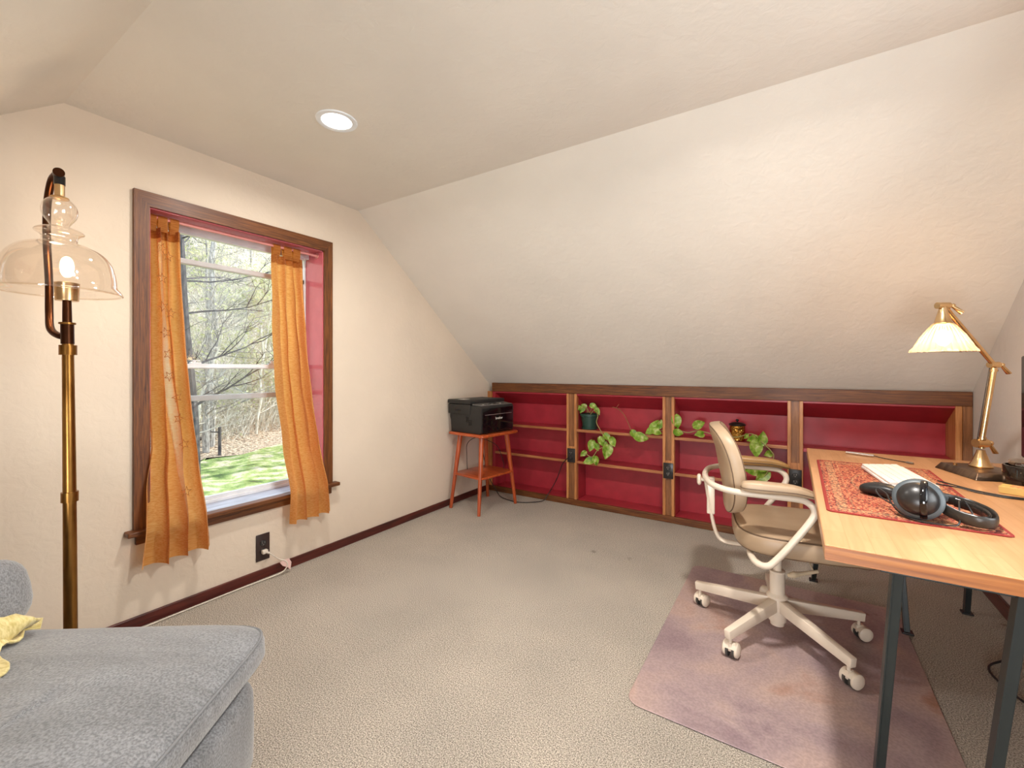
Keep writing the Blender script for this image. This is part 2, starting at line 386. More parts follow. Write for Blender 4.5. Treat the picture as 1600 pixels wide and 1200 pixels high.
# outlets
m_out = solid('black_outlet_plastic', (.02, .018, .018), .3)
def outlet(name, label, loc, rz, w=.072, h=.118, mat=m_out):
    t = thing(name, label, 'outlet', loc, rz, None)
    link('cover_plate', boxm(-w / 2, w / 2, -.006, 0, -h / 2, h / 2, .003), mat, t, True)
    m2 = solid('outlet_face', (.035, .032, .032), .25); ms = solid('slot', (.30, .29, .28), .3, .6)
    for dz in (-.022, .022):
        f = link('receptacle', lathe(NB(), [(.0165, 0), (.0165, .003), (.0155, .004)], 24, (0, 0, 0), mat=Matrix.Translation((0, -.006, dz)) @ Matrix.Rotation(R(90), 4, 'X')), m2, t, True)
        bm = NB(); box(bm, -.008, -.0055, -.0115, -.010, dz - .001, dz + .009); box(bm, .0055, .008, -.0115, -.010, dz - .001, dz + .009)
        lathe(bm, [(.0025, 0), (.0025, .001)], 10, mat=Matrix.Translation((0, -.0105, dz - .008)) @ Matrix.Rotation(R(90), 4, 'X')); link('slots', bm, ms, f)
    return t
outlet('wall_outlet', 'black wall outlet on the bookcase upright nearest the printer', (.8815, YK - .009, .423), 0)
outlet('wall_outlet', 'black wall outlet on the middle bookcase upright left of the chair back', (1.6795, YK - .009, .391), 0)
outlet('wall_outlet', 'black wall outlet on the bookcase upright just behind the desk corner', (2.481, YK - .009, .441), 0)
outlet('wall_outlet', 'dark brown wall outlet under the window with a white plug in it', (.001, 1.285, .172), R(90), .074, .146, solid('brown_outlet', (.035, .02, .018), .35))
# white plug + cord
t = thing('power_cord', 'white cord from the window wall outlet trailing down to the carpet', 'cord', (0, 0, 0))
m_cord = solid('white_cord', (.70, .64, .56), .45)
bm = NB(); box(bm, .012, .036, 1.270, 1.300, .140, .162, .005); tube(bm, [(.034, 1.288, .150), (.05, 1.295, .146)], .006, 10)
link('plug', bm, m_cord, t, True)
bm = NB(); tube(bm, [(.045, 1.292, .149), (.062, 1.305, .135), (.066, 1.34, .10), (.070, 1.375, .078), (.072, 1.385, .05), (.062, 1.36, .018), (.045, 1.28, .008), (.035, 1.15, .006), (.035, .95, .006), (.04, .7, .006), (.05, .4, .006)], .0032, 8, 6)
link('wire', bm, m_cord, t, True)
bm = NB(); pts = [(.066, 1.345, .078), (.068, 1.365, .088), (.071, 1.395, .085), (.072, 1.408, .06), (.071, 1.402, .018), (.069, 1.39, .035), (.067, 1.36, .055)]
A = [bm.verts.new(p) for p in pts]; B = [bm.verts.new(Vector(p) + Vector((.0015, 0, 0))) for p in pts]
bm.faces.new(A[::-1]); bm.faces.new(B)
for i in range(len(A)): bm.faces.new((A[i], A[(i + 1) % len(A)], B[(i + 1) % len(A)], B[i]))
tag(link('paper_tag', bm, solid('pink_tag', (.75, .52, .48), .6), t), label='pale pink warning tag')
# ------------------------------------------------------------------ recessed ceiling light
def downlight(x, y, label, power):
    t = thing('recessed_ceiling_light', label, 'ceiling light', (x, y, RZ))
    link('trim_ring', lathe(NB(), [(.062, .002), (.062, -.003), (.070, -.006), (.083, -.004), (.086, .0005), (.086, .002)], 48), solid('white_trim', (.78, .82, .86), .4), t, True)
    link('diffuser', lathe(NB(), [(.0615, .002), (.0615, -.0015), (.03, -.002)], 48), emit('diffuser_glow', (1, .97, .93, 1), 6), t, True)
    l = light('lamp', 'AREA', (0, 0, -.012), power, (1, .95, .88), shape='DISK', size=.12, spread=R(170)); l.parent = t
    return t
LP = 30
downlight(.811, 1.176, 'round recessed light glowing white in the flat ceiling', 14)
downlight(2.45, 1.176, 'added unseen round recessed light in the flat ceiling above the camera', LP)  # second fixture, out of view, added to brighten the room
# ------------------------------------------------------------------ curtains
def cloth(name, dark, lt):
    m, nt, b, o = new_mat(name); co = coords(nt)
    wv = nd(nt, 'ShaderNodeTexNoise'); wv.inputs['Scale'].default_value = 90; mp = coords(nt, (1, .3, 3)); nt.links.new(mp, wv.inputs['Vector'])
    c = ramp(nt, wv.outputs[0], [(.35, dark), (.65, lt)])
    nt.links.new(c, b.inputs['Base Color']); b.inputs['Roughness'].default_value = .8; b.inputs['Sheen Weight'].default_value = .2
    tr = nd(nt, 'ShaderNodeBsdfTranslucent'); nt.links.new(c, tr.inputs[0])
    mx = nd(nt, 'ShaderNodeMixShader'); mx.inputs[0].default_value = .58
    nt.links.new(b.outputs[0], mx.inputs[1]); nt.links.new(tr.outputs[0], mx.inputs[2]); nt.links.new(mx.outputs[0], o.inputs[0])
    n2 = nd(nt, 'ShaderNodeTexNoise'); n2.inputs['Scale'].default_value = 14; n2.inputs['Detail'].default_value = 6; nt.links.new(co, n2.inputs['Vector'])
    add_bump(nt, b, n2.outputs[0], .15, .012); return m
m_cur = cloth('amber_linen', lin(222, 154, 76), lin(234, 178, 106))
m_curd = cloth('amber_linen_double', lin(180, 108, 38), lin(206, 140, 66))
m_backlit = cloth('backlit_thin_linen', lin(246, 218, 166), lin(254, 238, 204))  # backlight through a single cloth layer, put into a paler colour
for n_ in m_backlit.node_tree.nodes:
    if n_.type == 'MIX_SHADER': n_.inputs[0].default_value = .8
m_star = solid('brown_star_trim', lin(150, 84, 24), .8)
def interp(tab, z):
    tab = sorted(tab)
    if z <= tab[0][0]: return tab[0][1]
    for (z0, v0), (z1, v1) in zip(tab, tab[1:]):
        if z <= z1:
            k = (z - z0) / (z1 - z0); k2 = k * k * (3 - 2 * k); return v0 + (v1 - v0) * (k * .5 + k2 * .5)
    return tab[-1][1]
def cur_pt(c, s, z):
    yl, yr = interp(c['L'], z), interp(c['R'], z); xb = interp(c['X'], z); a = interp(c['A'], z)
    ph = c['ph']; x = xb
    for k, (f, am, p) in enumerate(c['W']): x += a * am * math.sin(2 * PI * (f * s + p) + .5 * math.sin(3 * z + k))
    x += .004 * math.sin(17 * z + 9 * s)
    if 'ridge' in c: x += .016 * math.exp(-((s - c['ridge'](z)) / .09) ** 2) - .010 * math.exp(-((s - c['ridge'](z) - .22) / .08) ** 2)
    dy = a * .5 * math.cos(2 * PI * (c['W'][0][0] * s + c['W'][0][2]) ) * min(1, 6 * s * (1 - s))
    return Vector((max(x, c['xmin'](z)), yl + (yr - yl) * s + dy, z))
def curtain(name, label, c, z1, z0, tabs):
    t = thing(name, label, 'curtain', (0, 0, 0))
    bm = NB(); nc, nr = 110, 90; G = []
    for i in range(nr + 1):
        z = z1 + (z0 - z1) * i / nr; row = []
        for j in range(nc + 1):
            s = j / nc; zz = z
            p = cur_pt(c, s, zz); p.z += (c['hem'](s) * (i / nr) ** 8)
            row.append(bm.verts.new(p))
        G.append(row)
    for i in range(nr):
        for j in range(nc):
            z = z1 + (z0 - z1) * (i + .5) / nr
            if 'ridge' in c and .44 < z < 1.75 and abs((j + .5) / nc - c['ridge'](z)) < .075 * (z - .42) / 1.34 + .008: continue   # opening filled by the backlit strip
            bm.faces.new((G[i][j], G[i][j + 1], G[i + 1][j + 1], G[i + 1][j]))
    link('panel', bm, m_cur, t, True)
    bm = NB(); G = []
    for i in range(5):
        z = z1 - .012 * i
        G.append([bm.verts.new(cur_pt(c, j / nc, z) + Vector((.0025, 0, 0))) for j in range(nc + 1)])
    for i in range(4):
        for j in range(nc): bm.faces.new((G[i][j], G[i][j + 1], G[i + 1][j + 1], G[i + 1][j]))
    link('header_band', bm, m_curd, t, True)
    for (s0, s1) in tabs:   # cloth loops over the rod
        bm = NB(); a = cur_pt(c, s0, z1); b_ = cur_pt(c, s1, z1); N = 14; G = []
        for k in range(N + 1):
            th = PI * k / N; xx = -.050 + .013 * math.cos(th); zz = 1.866 + .0125 * math.sin(th)
            G.append((xx, zz))
        path = [((a.x + b_.x) / 2, z1 - .015)] + [(-.037, 1.845)] + G + [(-.063, 1.845), ((a.x + b_.x) / 2 - .004, z1 - .015)]
        rows = [[bm.verts.new((x, y, z)) for y in [a.y + (b_.y - a.y) * q / 4 for q in range(5)]] for x, z in path]
        for q, s in zip(rows, rows[1:]):
            for j in range(4): bm.faces.new((q[j], q[j + 1], s[j + 1], s[j]))
        link('tab', bm, m_curd, t, True)
    return t
rod = thing('curtain_rod', 'thin rose painted rod spanning the top of the window recess', 'curtain rod', (0, 0, 0))
m_rod = solid('rose_rod', (.62, .26, .24), .3)
link('rod', tube(NB(), [(-.05, WY0 + .012, 1.866), (-.05, WY1 - .012, 1.866)], .0085, 14), m_rod, rod, True)
for y in (WY0 + .010, WY1 - .010): 
    link('bracket', lathe(NB(), [(.016, -.002), (.016, .002)], 20, mat=Matrix.Translation((-.05, y, 1.866)) @ Matrix.Rotation(R(90), 4, 'X')), m_rod, rod, True)
sillx = lambda z: -.13 if z > .47 else (-.13 + .19 * min(1, (.47 - z) / .02) if z > .45 else .060)
sillx = lambda z: .064 if z < .46 else (.064 - (z - .46) * .9 if z < .62 else -.12)
cl = dict(L=[(1.85, .787), (1.1, .785), (.80, .780), (.60, .752), (.45, .735), (.28, .722)], R=[(1.85, .912), (1.5, .920), (1.08, .945), (.70, .972), (.45, .985), (.28, .994)],
          X=[(1.85, -.048), (1.2, -.030), (.70, .02), (.45, .088), (.28, .088)], A=[(1.85, .012), (1.3, .022), (.6, .030), (.28, .032)], W=[(3.4, 1, .2), (1.7, .5, .6)], ph=0, xmin=sillx, hem=lambda s: .012 * s, ridge=lambda z: .33 + .24 * (1.76 - z) / 1.34)
cur_l = curtain('curtain', 'amber tab-top curtain with star trim hanging at the left side of the window', cl, 1.815, .285, [(.02, .22), (.34, .58), (.72, .98)])
cr = dict(L=[(1.85, 1.362), (1.5, 1.366), (1.08, 1.372), (.63, 1.390), (.28, 1.386)], R=[(1.85, 1.545), (1.5, 1.560), (1.08, 1.592), (.60, 1.630), (.45, 1.642), (.28, 1.650)],
          X=[(1.85, -.048), (1.2, -.030), (.70, .02), (.45, .088), (.28, .088)], A=[(1.85, .012), (1.3, .022), (.6, .030), (.28, .026)], W=[(3.8, 1, .9), (2.1, .5, .1)], ph=0, xmin=sillx, hem=lambda s: 0)
cur_r = curtain('curtain', 'plain amber tab-top curtain hanging at the right side of the window', cr, 1.815, .285, [(.02, .24), (.36, .60), (.70, .92)])
# thin strip with backlight painted into its colour, and stars, on the left curtain
bm = NB(); G = []
for i in range(80):
    z = 1.76 - (1.76 - .42) * i / 79; wd = .17 * (1 - i / 79) + .03; s = cl['ridge'](z) - wd / 2
    G.append([bm.verts.new(cur_pt(cl, s + wd * q / 4, z) + Vector((.001, 0, 0))) for q in range(5)])
for q, s in zip(G, G[1:]):
    for j in range(4): bm.faces.new((q[j], q[j + 1], s[j + 1], s[j]))
tag(link('backlit_strip', bm, m_backlit, cur_l, True), label='thin strip down the curtain with the backlight glow painted into its pale colour')
random.seed(5)
for k, (z, off) in enumerate([(1.715, .0), (1.69, .22), (1.575, -.02), (1.445, .02), (1.42, .20), (1.325, .03), (1.225, .04), (1.12, .02), (1.02, .06), (.92, .03), (.80, .06), (.585, .05)]):
    i = (1.76 - z) / (1.76 - .42) * 79; s = cl['ridge'](z) + off
    p = cur_pt(cl, min(s, .9), z) + Vector((.012, 0, 0)); bm = NB(); r0 = .023; a0 = random.uniform(0, 2)
    V = []
    for rr in (1, .70):
        V.append([bm.verts.new(p + Vector((0.001, math.cos(a0 + PI * q / 5) * rr * (r0 if q % 2 == 0 else r0 * .42), math.sin(a0 + PI * q / 5) * rr * (r0 if q % 2 == 0 else r0 * .42) * 1.2))) for q in range(10)])
    for q in range(10): bm.faces.new((V[0][q], V[0][(q + 1) % 10], V[1][(q + 1) % 10], V[1][q]))
    link('star', bm, m_star, cur_l)

# ------------------------------------------------------------------ printer stand and printer
m_teak = wood('orange_teak', lin(132, 52, 22), lin(172, 76, 34), lin(196, 98, 48), 0, .32, 8, .3)
m_teakz = wood('orange_teak_leg', lin(128, 50, 22), lin(168, 74, 34), lin(190, 94, 48), 2, .32, 8, .3)
st = thing('side_table', 'small orange wood two-tier table with splayed legs in the corner holding the printer', 'table', (.262, 2.985, 0), R(-8))
def rrect(x, y, r, n=6):
    P = []
    for cx, cy, a0 in ((x - r, y - r, 0), (-x + r, y - r, 90), (-x + r, -y + r, 180), (x - r, -y + r, 270)):
        for k in range(n + 1): a = R(a0 + 90 * k / n); P.append((cx + r * math.cos(a), cy + r * math.sin(a)))
    return P
def slab(bm, P, z0, z1, ins=.004):
    rings = []
    for z, k in ((z0, ins), (z0 + ins, 0), (z1 - ins, 0), (z1, ins)):
        mx = max(abs(p[0]) for p in P); my = max(abs(p[1]) for p in P)
        rings.append([bm.verts.new((x * (1 - k / mx), y * (1 - k / my), z)) for x, y in P])
    for q, s_ in zip(rings, rings[1:]):
        for j in range(len(P)): bm.faces.new((q[j], q[(j + 1) % len(P)], s_[(j + 1) % len(P)], s_[j]))
    bm.faces.new(rings[0][::-1]); bm.faces.new(rings[-1]); return bm
link('tabletop', slab(NB(), rrect(.205, .222, .025), .613, .635), m_teak, st, True)
link('lower_shelf', slab(NB(), rrect(.172, .205, .04), .275, .292), m_teak, st, True)
for sx in (-1, 1):
    for sy in (-1, 1):
        link('leg', tube(NB(), [(sx * .125, sy * .150, .614), (sx * .165, sy * .222, .001)], .02, 16, rs=[.021, .019, .013]), m_teakz, st, True)
pr = thing('printer', 'black multifunction laser printer with a flatbed scanner lid on the small corner table', 'printer', (.245, 2.99, .636), R(-7))
bm = NB(); prism(bm, [(-.17, 0), (.165, 0), (.175, .02), (.178, .205), (.170, .222), (.05, .228), (.05, .18), (-.185, .18), (-.185, .12), (-.17, .10)], 1, -.200, .200); bmesh.ops.bevel(bm, geom=list(bm.edges), offset=.004, segments=2, profile=.5, affect='EDGES')
link('housing', bm, m_charc, pr, True)
bm = NB(); box(bm, -.20, .060, -.208, .208, .150, .232, .006); link('scanner', bm, m_charc, pr, True)
bm = NB(); box(bm, -.203, .066, -.212, .212, .235, .268, .006); link('scanner_lid', bm, m_charc, pr, True)
link('lid_label', boxm(-.12, -.05, -.17, -.10, .2682, .2688), m_white, pr)
bm = NB(); prism(bm, [(.070, .229), (.171, .223), (.171, .228), (.070, .240)], 1, -.19, .19); cp = link('control_panel', bm, solid('panel_grey', (.10, .095, .09), .35), pr)
link('display', boxm(.10, .125, -.03, .04, .235, .238), m_gblack, cp)
for k in range(8): link('button', boxm(.13, .14, -.14 + k * .035, -.128 + k * .035, .2305, .234, .001), m_white if k % 3 == 0 else m_charc, cp)
bm = NB(); box(bm, .176, .181, -.185, .185, .010, .205, .003); fp = link('front_panel', bm, m_gblack, pr, True)
link('chrome_line', boxm(.181, .1825, -.16, .17, .150, .154), solid('silver_line', (.5, .5, .5), .3, .8), fp)
link('side_handle', boxm(-.12, -.05, -.2095, -.205, .175, .190, .002), m_gblack, pr)
for a, b_, c, d in ((.005, .04, .09, .135), (.035, .075, .065, .11)):
    bm = NB()
    for i in range(6):
        for j in range(4): box(bm, a + (b_ - a) * i / 6, a + (b_ - a) * (i + .7) / 6, -.2015, -.199, c + (d - c) * j / 4, c + (d - c) * (j + .7) / 4)
    link('vent', bm, m_gblack, pr)
def text(name, body, size, mat, parent, loc, rot, ext=.0004):
    cu = bpy.data.curves.new(name, 'FONT'); cu.body = body; cu.size = size; cu.extrude = ext; cu.align_x = 'CENTER'; cu.align_y = 'CENTER'
    o = bpy.data.objects.new(name, cu); S.collection.objects.link(o); dg = bpy.context.evaluated_depsgraph_get()
    me = bpy.data.meshes.new_from_object(o.evaluated_get(dg)); bpy.data.objects.remove(o); me.materials.append(mat)
    o = bpy.data.objects.new(name, me); S.collection.objects.link(o); o.parent = parent; o.location = loc; o.rotation_euler = rot; return o
text('lettering', 'brother', .028, m_white, fp, (.1815, .01, .118), (R(90), 0, R(90)), .0006)
t = thing('power_cord', 'black cord looping from the printer down to the carpet and into the bookcase', 'cord')
m_blk = solid('black_rubber', (.012, .011, .011), .45)
link('wire', tube(NB(), [(.08, 3.20, .66), (.05, 3.23, .60), (.06, 3.24, .45), (.08, 3.25, .30), (.12, 3.27, .15), (.17, 3.29, .06), (.23, 3.27, .012), (.33, 3.22, .008), (.47, 3.20, .008), (.58, 3.27, .008), (.64, 3.35, .012), (.66, 3.385, .055), (.68, 3.40, .09), (.74, 3.405, .20), (.80, 3.398, .34), (.85, 3.392, .395), (.872, 3.388, .402)], .0035, 8, 6), m_blk, t, True)
bm = NB(); box(bm, .868, .895, 3.376, 3.399, .392, .412, .004); link('plug', bm, m_blk, t, True)
t = thing('data_cable', 'thin black cable hanging between the legs of the small corner table', 'cable')
link('wire', tube(NB(), [(.13, 2.93, .30), (.125, 2.93, .42), (.13, 2.93, .52), (.20, 2.95, .575), (.29, 2.97, .565), (.36, 3.05, .50), (.375, 3.12, .35), (.37, 3.13, .30)], .0028, 8, 6), m_blk, t, True)
# ------------------------------------------------------------------ pothos plants
def leafmat():
    m, nt, b, o = new_mat('pothos_leaf'); co = coords(nt); n = nd(nt, 'ShaderNodeTexNoise'); n.inputs['Scale'].default_value = 30; n.inputs['Detail'].default_value = 4; nt.links.new(co, n.inputs['Vector'])
    c = ramp(nt, n.outputs[0], [(.35, lin(104, 150, 40)), (.55, lin(158, 190, 78)), (.7, lin(214, 218, 158))])
    nt.links.new(c, b.inputs['Base Color']); b.inputs['Roughness'].default_value = .35
    tr = nd(nt, 'ShaderNodeBsdfTranslucent'); nt.links.new(c, tr.inputs[0]); mx = nd(nt, 'ShaderNodeMixShader'); mx.inputs[0].default_value = .3
    nt.links.new(b.outputs[0], mx.inputs[1]); nt.links.new(tr.outputs[0], mx.inputs[2]); nt.links.new(mx.outputs[0], o.inputs[0]); return m
m_leaf = leafmat(); m_stem = solid('pothos_stem', lin(150, 140, 84), .5); m_dry = solid('dry_stem', lin(140, 96, 62), .6)
RC = Vector((.8415, .5404, 0)); FC = Vector((-.5404, .8415, 0)); UP = Vector((0, 0, 1))
random.seed(3)
def leaf(parent, c, L, ang, tilt=None):
    a = R(ang); d = (RC * math.cos(a) - UP * math.sin(a)).normalized()
    d = (d + FC * random.uniform(-.35, .1)).normalized()
    n = (-FC + RC * random.uniform(-.4, .4) + UP * random.uniform(.1, .6)); n = (n - d * n.dot(d)).normalized(); s = n.cross(d)
    bm = NB(); rows = []; N = 9
    for i in range(N + 1):
        t = i / N; wv = .37 * (math.sin(PI * min(1, t ** .68)) ** .85) * (1 if t < .98 else 0.2) if 0 < t < 1 else .02
        if t == 0: wv = .10
        row = []
        for j in range(-3, 4):
            q = j / 3; back = (-.10 * abs(q) * (1 - t) ** 3)
            row.append(bm.verts.new(c + d * L * (t - .5 + back) + s * L * wv * q + n * L * (.12 * abs(q) - .22 * (t - .4) ** 2 )))
        rows.append(row)
    for q, r_ in zip(rows, rows[1:]):
        for j in range(6): bm.faces.new((q[j], q[j + 1], r_[j + 1], r_[j]))
    return link('leaf', bm, m_leaf, parent, True)
PY = 3.395
pp = thing('potted_pothos', 'pothos in a green plastic pot on the upper shelf near the printer', 'plant', (1.013, 3.485, .6495))
link('pot', lathe(NB(), [(.058, .006), (.060, .02), (.072, .105), (.080, .108), (.081, .128), (.076, .128), (.074, .11), (.01, .108)], 32), solid('dark_green_plastic', lin(30, 62, 52), .4), pp, True)
link('saucer', lathe(NB(), [(.055, .0), (.066, .001), (.070, .014), (.067, .014), (.06, .006), (.01, .006)], 32), solid('green_saucer', lin(40, 72, 62), .4), pp, True)
link('soil', lathe(NB(), [(.072, .106), (.072, .112), (.01, .116)], 24), solid('soil', (.03, .018, .01), .9), pp, True)
O = Vector((-1.013, -3.485, -.6495))
def px(u, v, y): return at(u, v, y) + O
for pts in ([(921, 645, 3.47), (915, 636, 3.45), (906, 640, 3.44)], [(922, 645, 3.48), (926, 634, 3.47), (932, 634, 3.46)], [(918, 645, 3.47), (917, 640, 3.47), (913, 634, 3.46)]):
    link('stem', tube(NB(), [px(*p) for p in pts], .0025, 6, 5), m_stem, pp, True)
link('vine', tube(NB(), [px(922, 648, 3.46), px(930, 640, 3.44), px(934, 650, 3.40), px(932, 660, PY), px(938, 672, PY), px(942, 680, PY), px(941, 688, PY), px(946, 696, PY), px(934, 703, PY), px(925, 714, PY), px(914, 708, PY)], .0032, 8, 6), m_stem, pp, True)
for u, v, L, a, y in [(903, 638, 11, 160, 3.44), (909, 640, 13, 120, 3.45), (928, 635, 13, 20, 3.46), (933, 643, 13, 60, 3.43), (912, 634, 10, 200, 3.46),
        (923.5, 697, 18, 110, PY), (940, 691, 17, 60, PY - .01), (949, 684, 15, 50, PY), (957.5, 691, 15, 70, PY - .01), (948, 706, 23, 105, PY - .015), (911, 709, 12, 140, PY), (919, 721, 17, 160, PY - .01), (931, 720, 15, 80, PY), (945, 697, 13, 100, PY), (933, 699, 12, 70, PY)]:
    leaf(pp, px(u, v, y), L * 1.08 * 3.3 / 682, a)
pv = thing('trailing_vine', 'long leafy green vine lying along the upper shelf behind the chair back', 'plant', tuple(at(1060, 676, 3.43)))
O = -at(1060, 676, 3.43)
m_dryv = m_dry
link('dry_stem', tube(NB(), [px(957, 636, 3.55), px(966, 639, 3.52), px(975, 648, 3.47), px(981, 660, 3.43), px(986, 672, 3.41), px(990, 680, PY)], .0032, 8, 6), m_dry, pv, True)
link('dry_stem', tube(NB(), [px(970, 628, 3.55), px(966, 633, 3.53), px(962, 638, 3.52)], .0022, 8, 3), m_dry, pv, True)
link('vine', tube(NB(), [px(990, 680, PY), px(1003, 682, PY), px(1018, 678, 3.42), px(1032, 673, 3.44), px(1047, 672, 3.45), px(1060, 672, 3.44), px(1075, 676, 3.43), px(1092, 673, 3.43), px(1120, 680, 3.43), px(1150, 683, 3.42), px(1175, 678, 3.41), px(1192, 692, PY - .01), px(1205, 705, PY - .01), px(1209, 714, PY - .01), px(1202, 732, PY - .01), px(1194, 746, PY - .01), px(1188, 760, PY - .01)], .0032, 8, 6), m_stem, pv, True)
for u, v, L, a, y in [(991, 679, 15, 50, PY), (1002, 684, 22, 10, PY - .01), (1015, 674, 15, 150, PY), (1024, 665, 20, -60, PY + .02), (1031, 662, 14, -70, 3.42), (1026, 675, 16, 20, PY), (1057, 659, 20, 80, 3.42), (1060, 676, 15, 10, PY), (1092, 663, 18, -20, 3.42), (1092, 679, 15, 175, PY),
        (1165, 682, 9, 140, PY), (1176, 687, 17, 170, PY), (1191, 684, 18, -80, PY), (1181, 702, 22, 95, PY - .015), (1199, 710, 13, 170, PY - .01), (1175, 734, 22, 180, PY - .015), (1194, 731, 14, -20, PY - .01), (1190, 745, 21, 140, PY - .015)]:
    leaf(pv, px(u, v, y), L * 1.06 * 3.25 / 682, a)
can = thing('lidded_canister', 'small hammered brass canister with a dark domed lid on the upper shelf', 'canister', (2.136, 3.475, .6495))
m_ham = noise_mat('hammered_brass', [(.3, lin(150, 104, 40)), (.7, lin(214, 164, 84))], 10, 3, .16, 1, bump=.9, bscale=45, dist=.02)
rb = random.Random(8)
link('body', lathe(NB(), [(.044, 0), (.049, .004), (.050, .05), (.050, .105), (.046, .108), (.01, .108)], 36, wob=lambda a, r, z: 1 + .025 * math.cos(9 * a) * math.sin(z * 120)), m_ham, can, True)
ld = link('lid', lathe(NB(), [(.054, .108), (.056, .112), (.050, .120), (.03, .128), (.012, .131), (.01, .131)], 36), solid('dark_metal_lid', (.05, .045, .04), .3, .7), can, True)
link('knob', lathe(NB(), [(.006, .130), (.005, .136), (.011, .141), (.011, .147), (.004, .151)], 20), m_gblack, ld, True)
# ------------------------------------------------------------------ chair mat
def matmat():
    m, nt, b, o = new_mat('clear_plastic_mat'); co = coords(nt)
    n = nd(nt, 'ShaderNodeTexNoise'); n.inputs['Scale'].default_value = 3.2; n.inputs['Detail'].default_value = 7; n.inputs['Distortion'].default_value = .8
    n2 = nd(nt, 'ShaderNodeTexNoise'); n2.inputs['Scale'].default_value = 120; n2.inputs['Detail'].default_value = 2
    n3 = nd(nt, 'ShaderNodeTexNoise'); n3.inputs['Scale'].default_value = 7; n3.inputs['Detail'].default_value = 3
    for q in (n, n2, n3): nt.links.new(co, q.inputs['Vector'])
    c = ramp(nt, n.outputs[0], [(.28, lin(134, 114, 120)), (.45, lin(160, 140, 140)), (.6, lin(174, 150, 142)), (.74, lin(158, 114, 94))])
    c2 = ramp(nt, n2.outputs[0], [(.35, (.86, .86, .86, 1)), (.65, (1.08, 1.08, 1.08, 1))])
    c3 = ramp(nt, n3.outputs[0], [(.24, (.45, .25, .2, 1)), (.29, (1, 1, 1, 1))])
    a = nd(nt, 'ShaderNodeMixRGB', blend_type='MULTIPLY'); a.inputs[0].default_value = 1; nt.links.new(c, a.inputs[1]); nt.links.new(c2, a.inputs[2])
    d = nd(nt, 'ShaderNodeMixRGB', blend_type='MULTIPLY'); d.inputs[0].default_value = .8; nt.links.new(a.outputs[0], d.inputs[1]); nt.links.new(c3, d.inputs[2])
    nt.links.new(d.outputs[0], b.inputs['Base Color']); b.inputs['Roughness'].default_value = .42; b.inputs['Specular IOR Level'].default_value = .35
    add_bump(nt, b, n.outputs[0], .2, .03); return m
cm = link('chair_mat', slab(NB(), rrect(.455, .63, .05), .0015, .006, .002), matmat(), None, False, (2.432, 2.112, 0)); tag(cm, 'stained translucent mauve plastic floor mat under the office chair', 'chair mat')
# ------------------------------------------------------------------ office chair
m_lea = noise_mat('tan_leather', [(.3, lin(150, 126, 100)), (.7, lin(182, 158, 130))], 3, 5, .42, 0, bump=.12, bscale=220, dist=.001)
m_leao = noise_mat('ochre_leather', [(.3, lin(138, 104, 58)), (.7, lin(170, 132, 82))], 3, 5, .4, 0, bump=.12, bscale=220, dist=.001)
m_pipe = solid('dark_piping', lin(92, 70, 50), .5)
m_cream = solid('cream_enamel', lin(214, 200, 182), .32, var=.03)
m_beige = solid('beige_enamel', lin(196, 178, 150), .32, var=.03)
m_wheel = solid('grey_wheel', (.05, .045, .04), .4)
ch = thing('office_chair', 'vintage tan leather swivel office chair with cream tubular arms at the desk', 'chair', (2.41, 2.213, .0065), R(10))
b_ = NB(); lathe(b_, [(.020, .040), (.026, .043), (.028, .060), (.034, .062), (.036, .150), (.034, .160), (.041, .163), (.041, .170), (.029, .180), (.029, .268), (.031, .270), (.031, .276), (.024, .278)], 32)
link('hub', b_, m_cream, ch, True)
link('gas_column', lathe(NB(), [(.0165, .26), (.0165, .392)], 24), m_cream, ch, True)
legp = None
def make_leg(ang):
    a = R(ang); d = Vector((math.cos(a), math.sin(a), 0)); 
    bm = NB(); bar(bm, d * .028 + Vector((0, 0, .132)), d * .345 + Vector((0, 0, .098)), .034, .052, w2=.026, h2=.036, bev=.004)
    lg = link('leg', bm, m_cream, ch, True)
    c = d * .325; c = Vector((c.x, c.y, 0)); sw = {16: 200, 88: 60, 160: 235, 232: 250, 304: 215}[ang]; rm = Matrix.Translation(c) @ Matrix.Rotation(R(sw), 4, 'Z')
    bm = NB(); tube(bm, [rm @ Vector((0, 0, .085)), rm @ Vector((0, 0, .05))], .006, 10)
    cs = []
    for s_ in (-1, 1):   # domed side covers over the wheels
        lathe(bm, [(.027, -.001), (.0285, .002), (.0275, .008), (.021, .013), (.008, .015), (.002, .015)], 28, mat=rm @ Matrix.Translation((-.014, s_ * .0175, .0315)) @ Matrix.Rotation(R(-90 * s_), 4, 'X'))
    prism(bm, [(-.014 + .0285 * math.cos(R(q)), .0315 + .0285 * math.sin(R(q))) for q in range(20, 171, 15)] + [(-.014 + .022 * math.cos(R(q)), .0315 + .022 * math.sin(R(q))) for q in range(170, 19, -15)], 1, -.018, .018)
    for v in list(bm.verts)[-44:]: v.co = rm @ v.co
    box(bm, -.018, .010, -.006, .006, .030, .062, .003, mat=rm)
    cst = link('caster', bm, m_cream, lg, True)
    for s_ in (-1, 1): link('wheel', lathe(NB(), [(.004, 0), (.0265, .0005), (.0265, .009), (.004, .0095)], 28, mat=rm @ Matrix.Translation((-.014, s_ * .0070, .0270)) @ Matrix.Rotation(R(-90 * s_), 4, 'X')), m_wheel, lg, True)
random.seed(11)
for k in range(5): make_leg(16 + 72 * k)
bm = NB(); box(bm, -.10, .12, -.075, .075, .372, .396, .006); box(bm, -.045, .045, -.035, .035, .345, .374, .005); link('mechanism', bm, m_cream, ch, True)
bm = NB(); tube(bm, [(.10, -.05, .365), (.11, -.10, .335), (.085, -.12, .325)], .003, 8); lathe_m = None
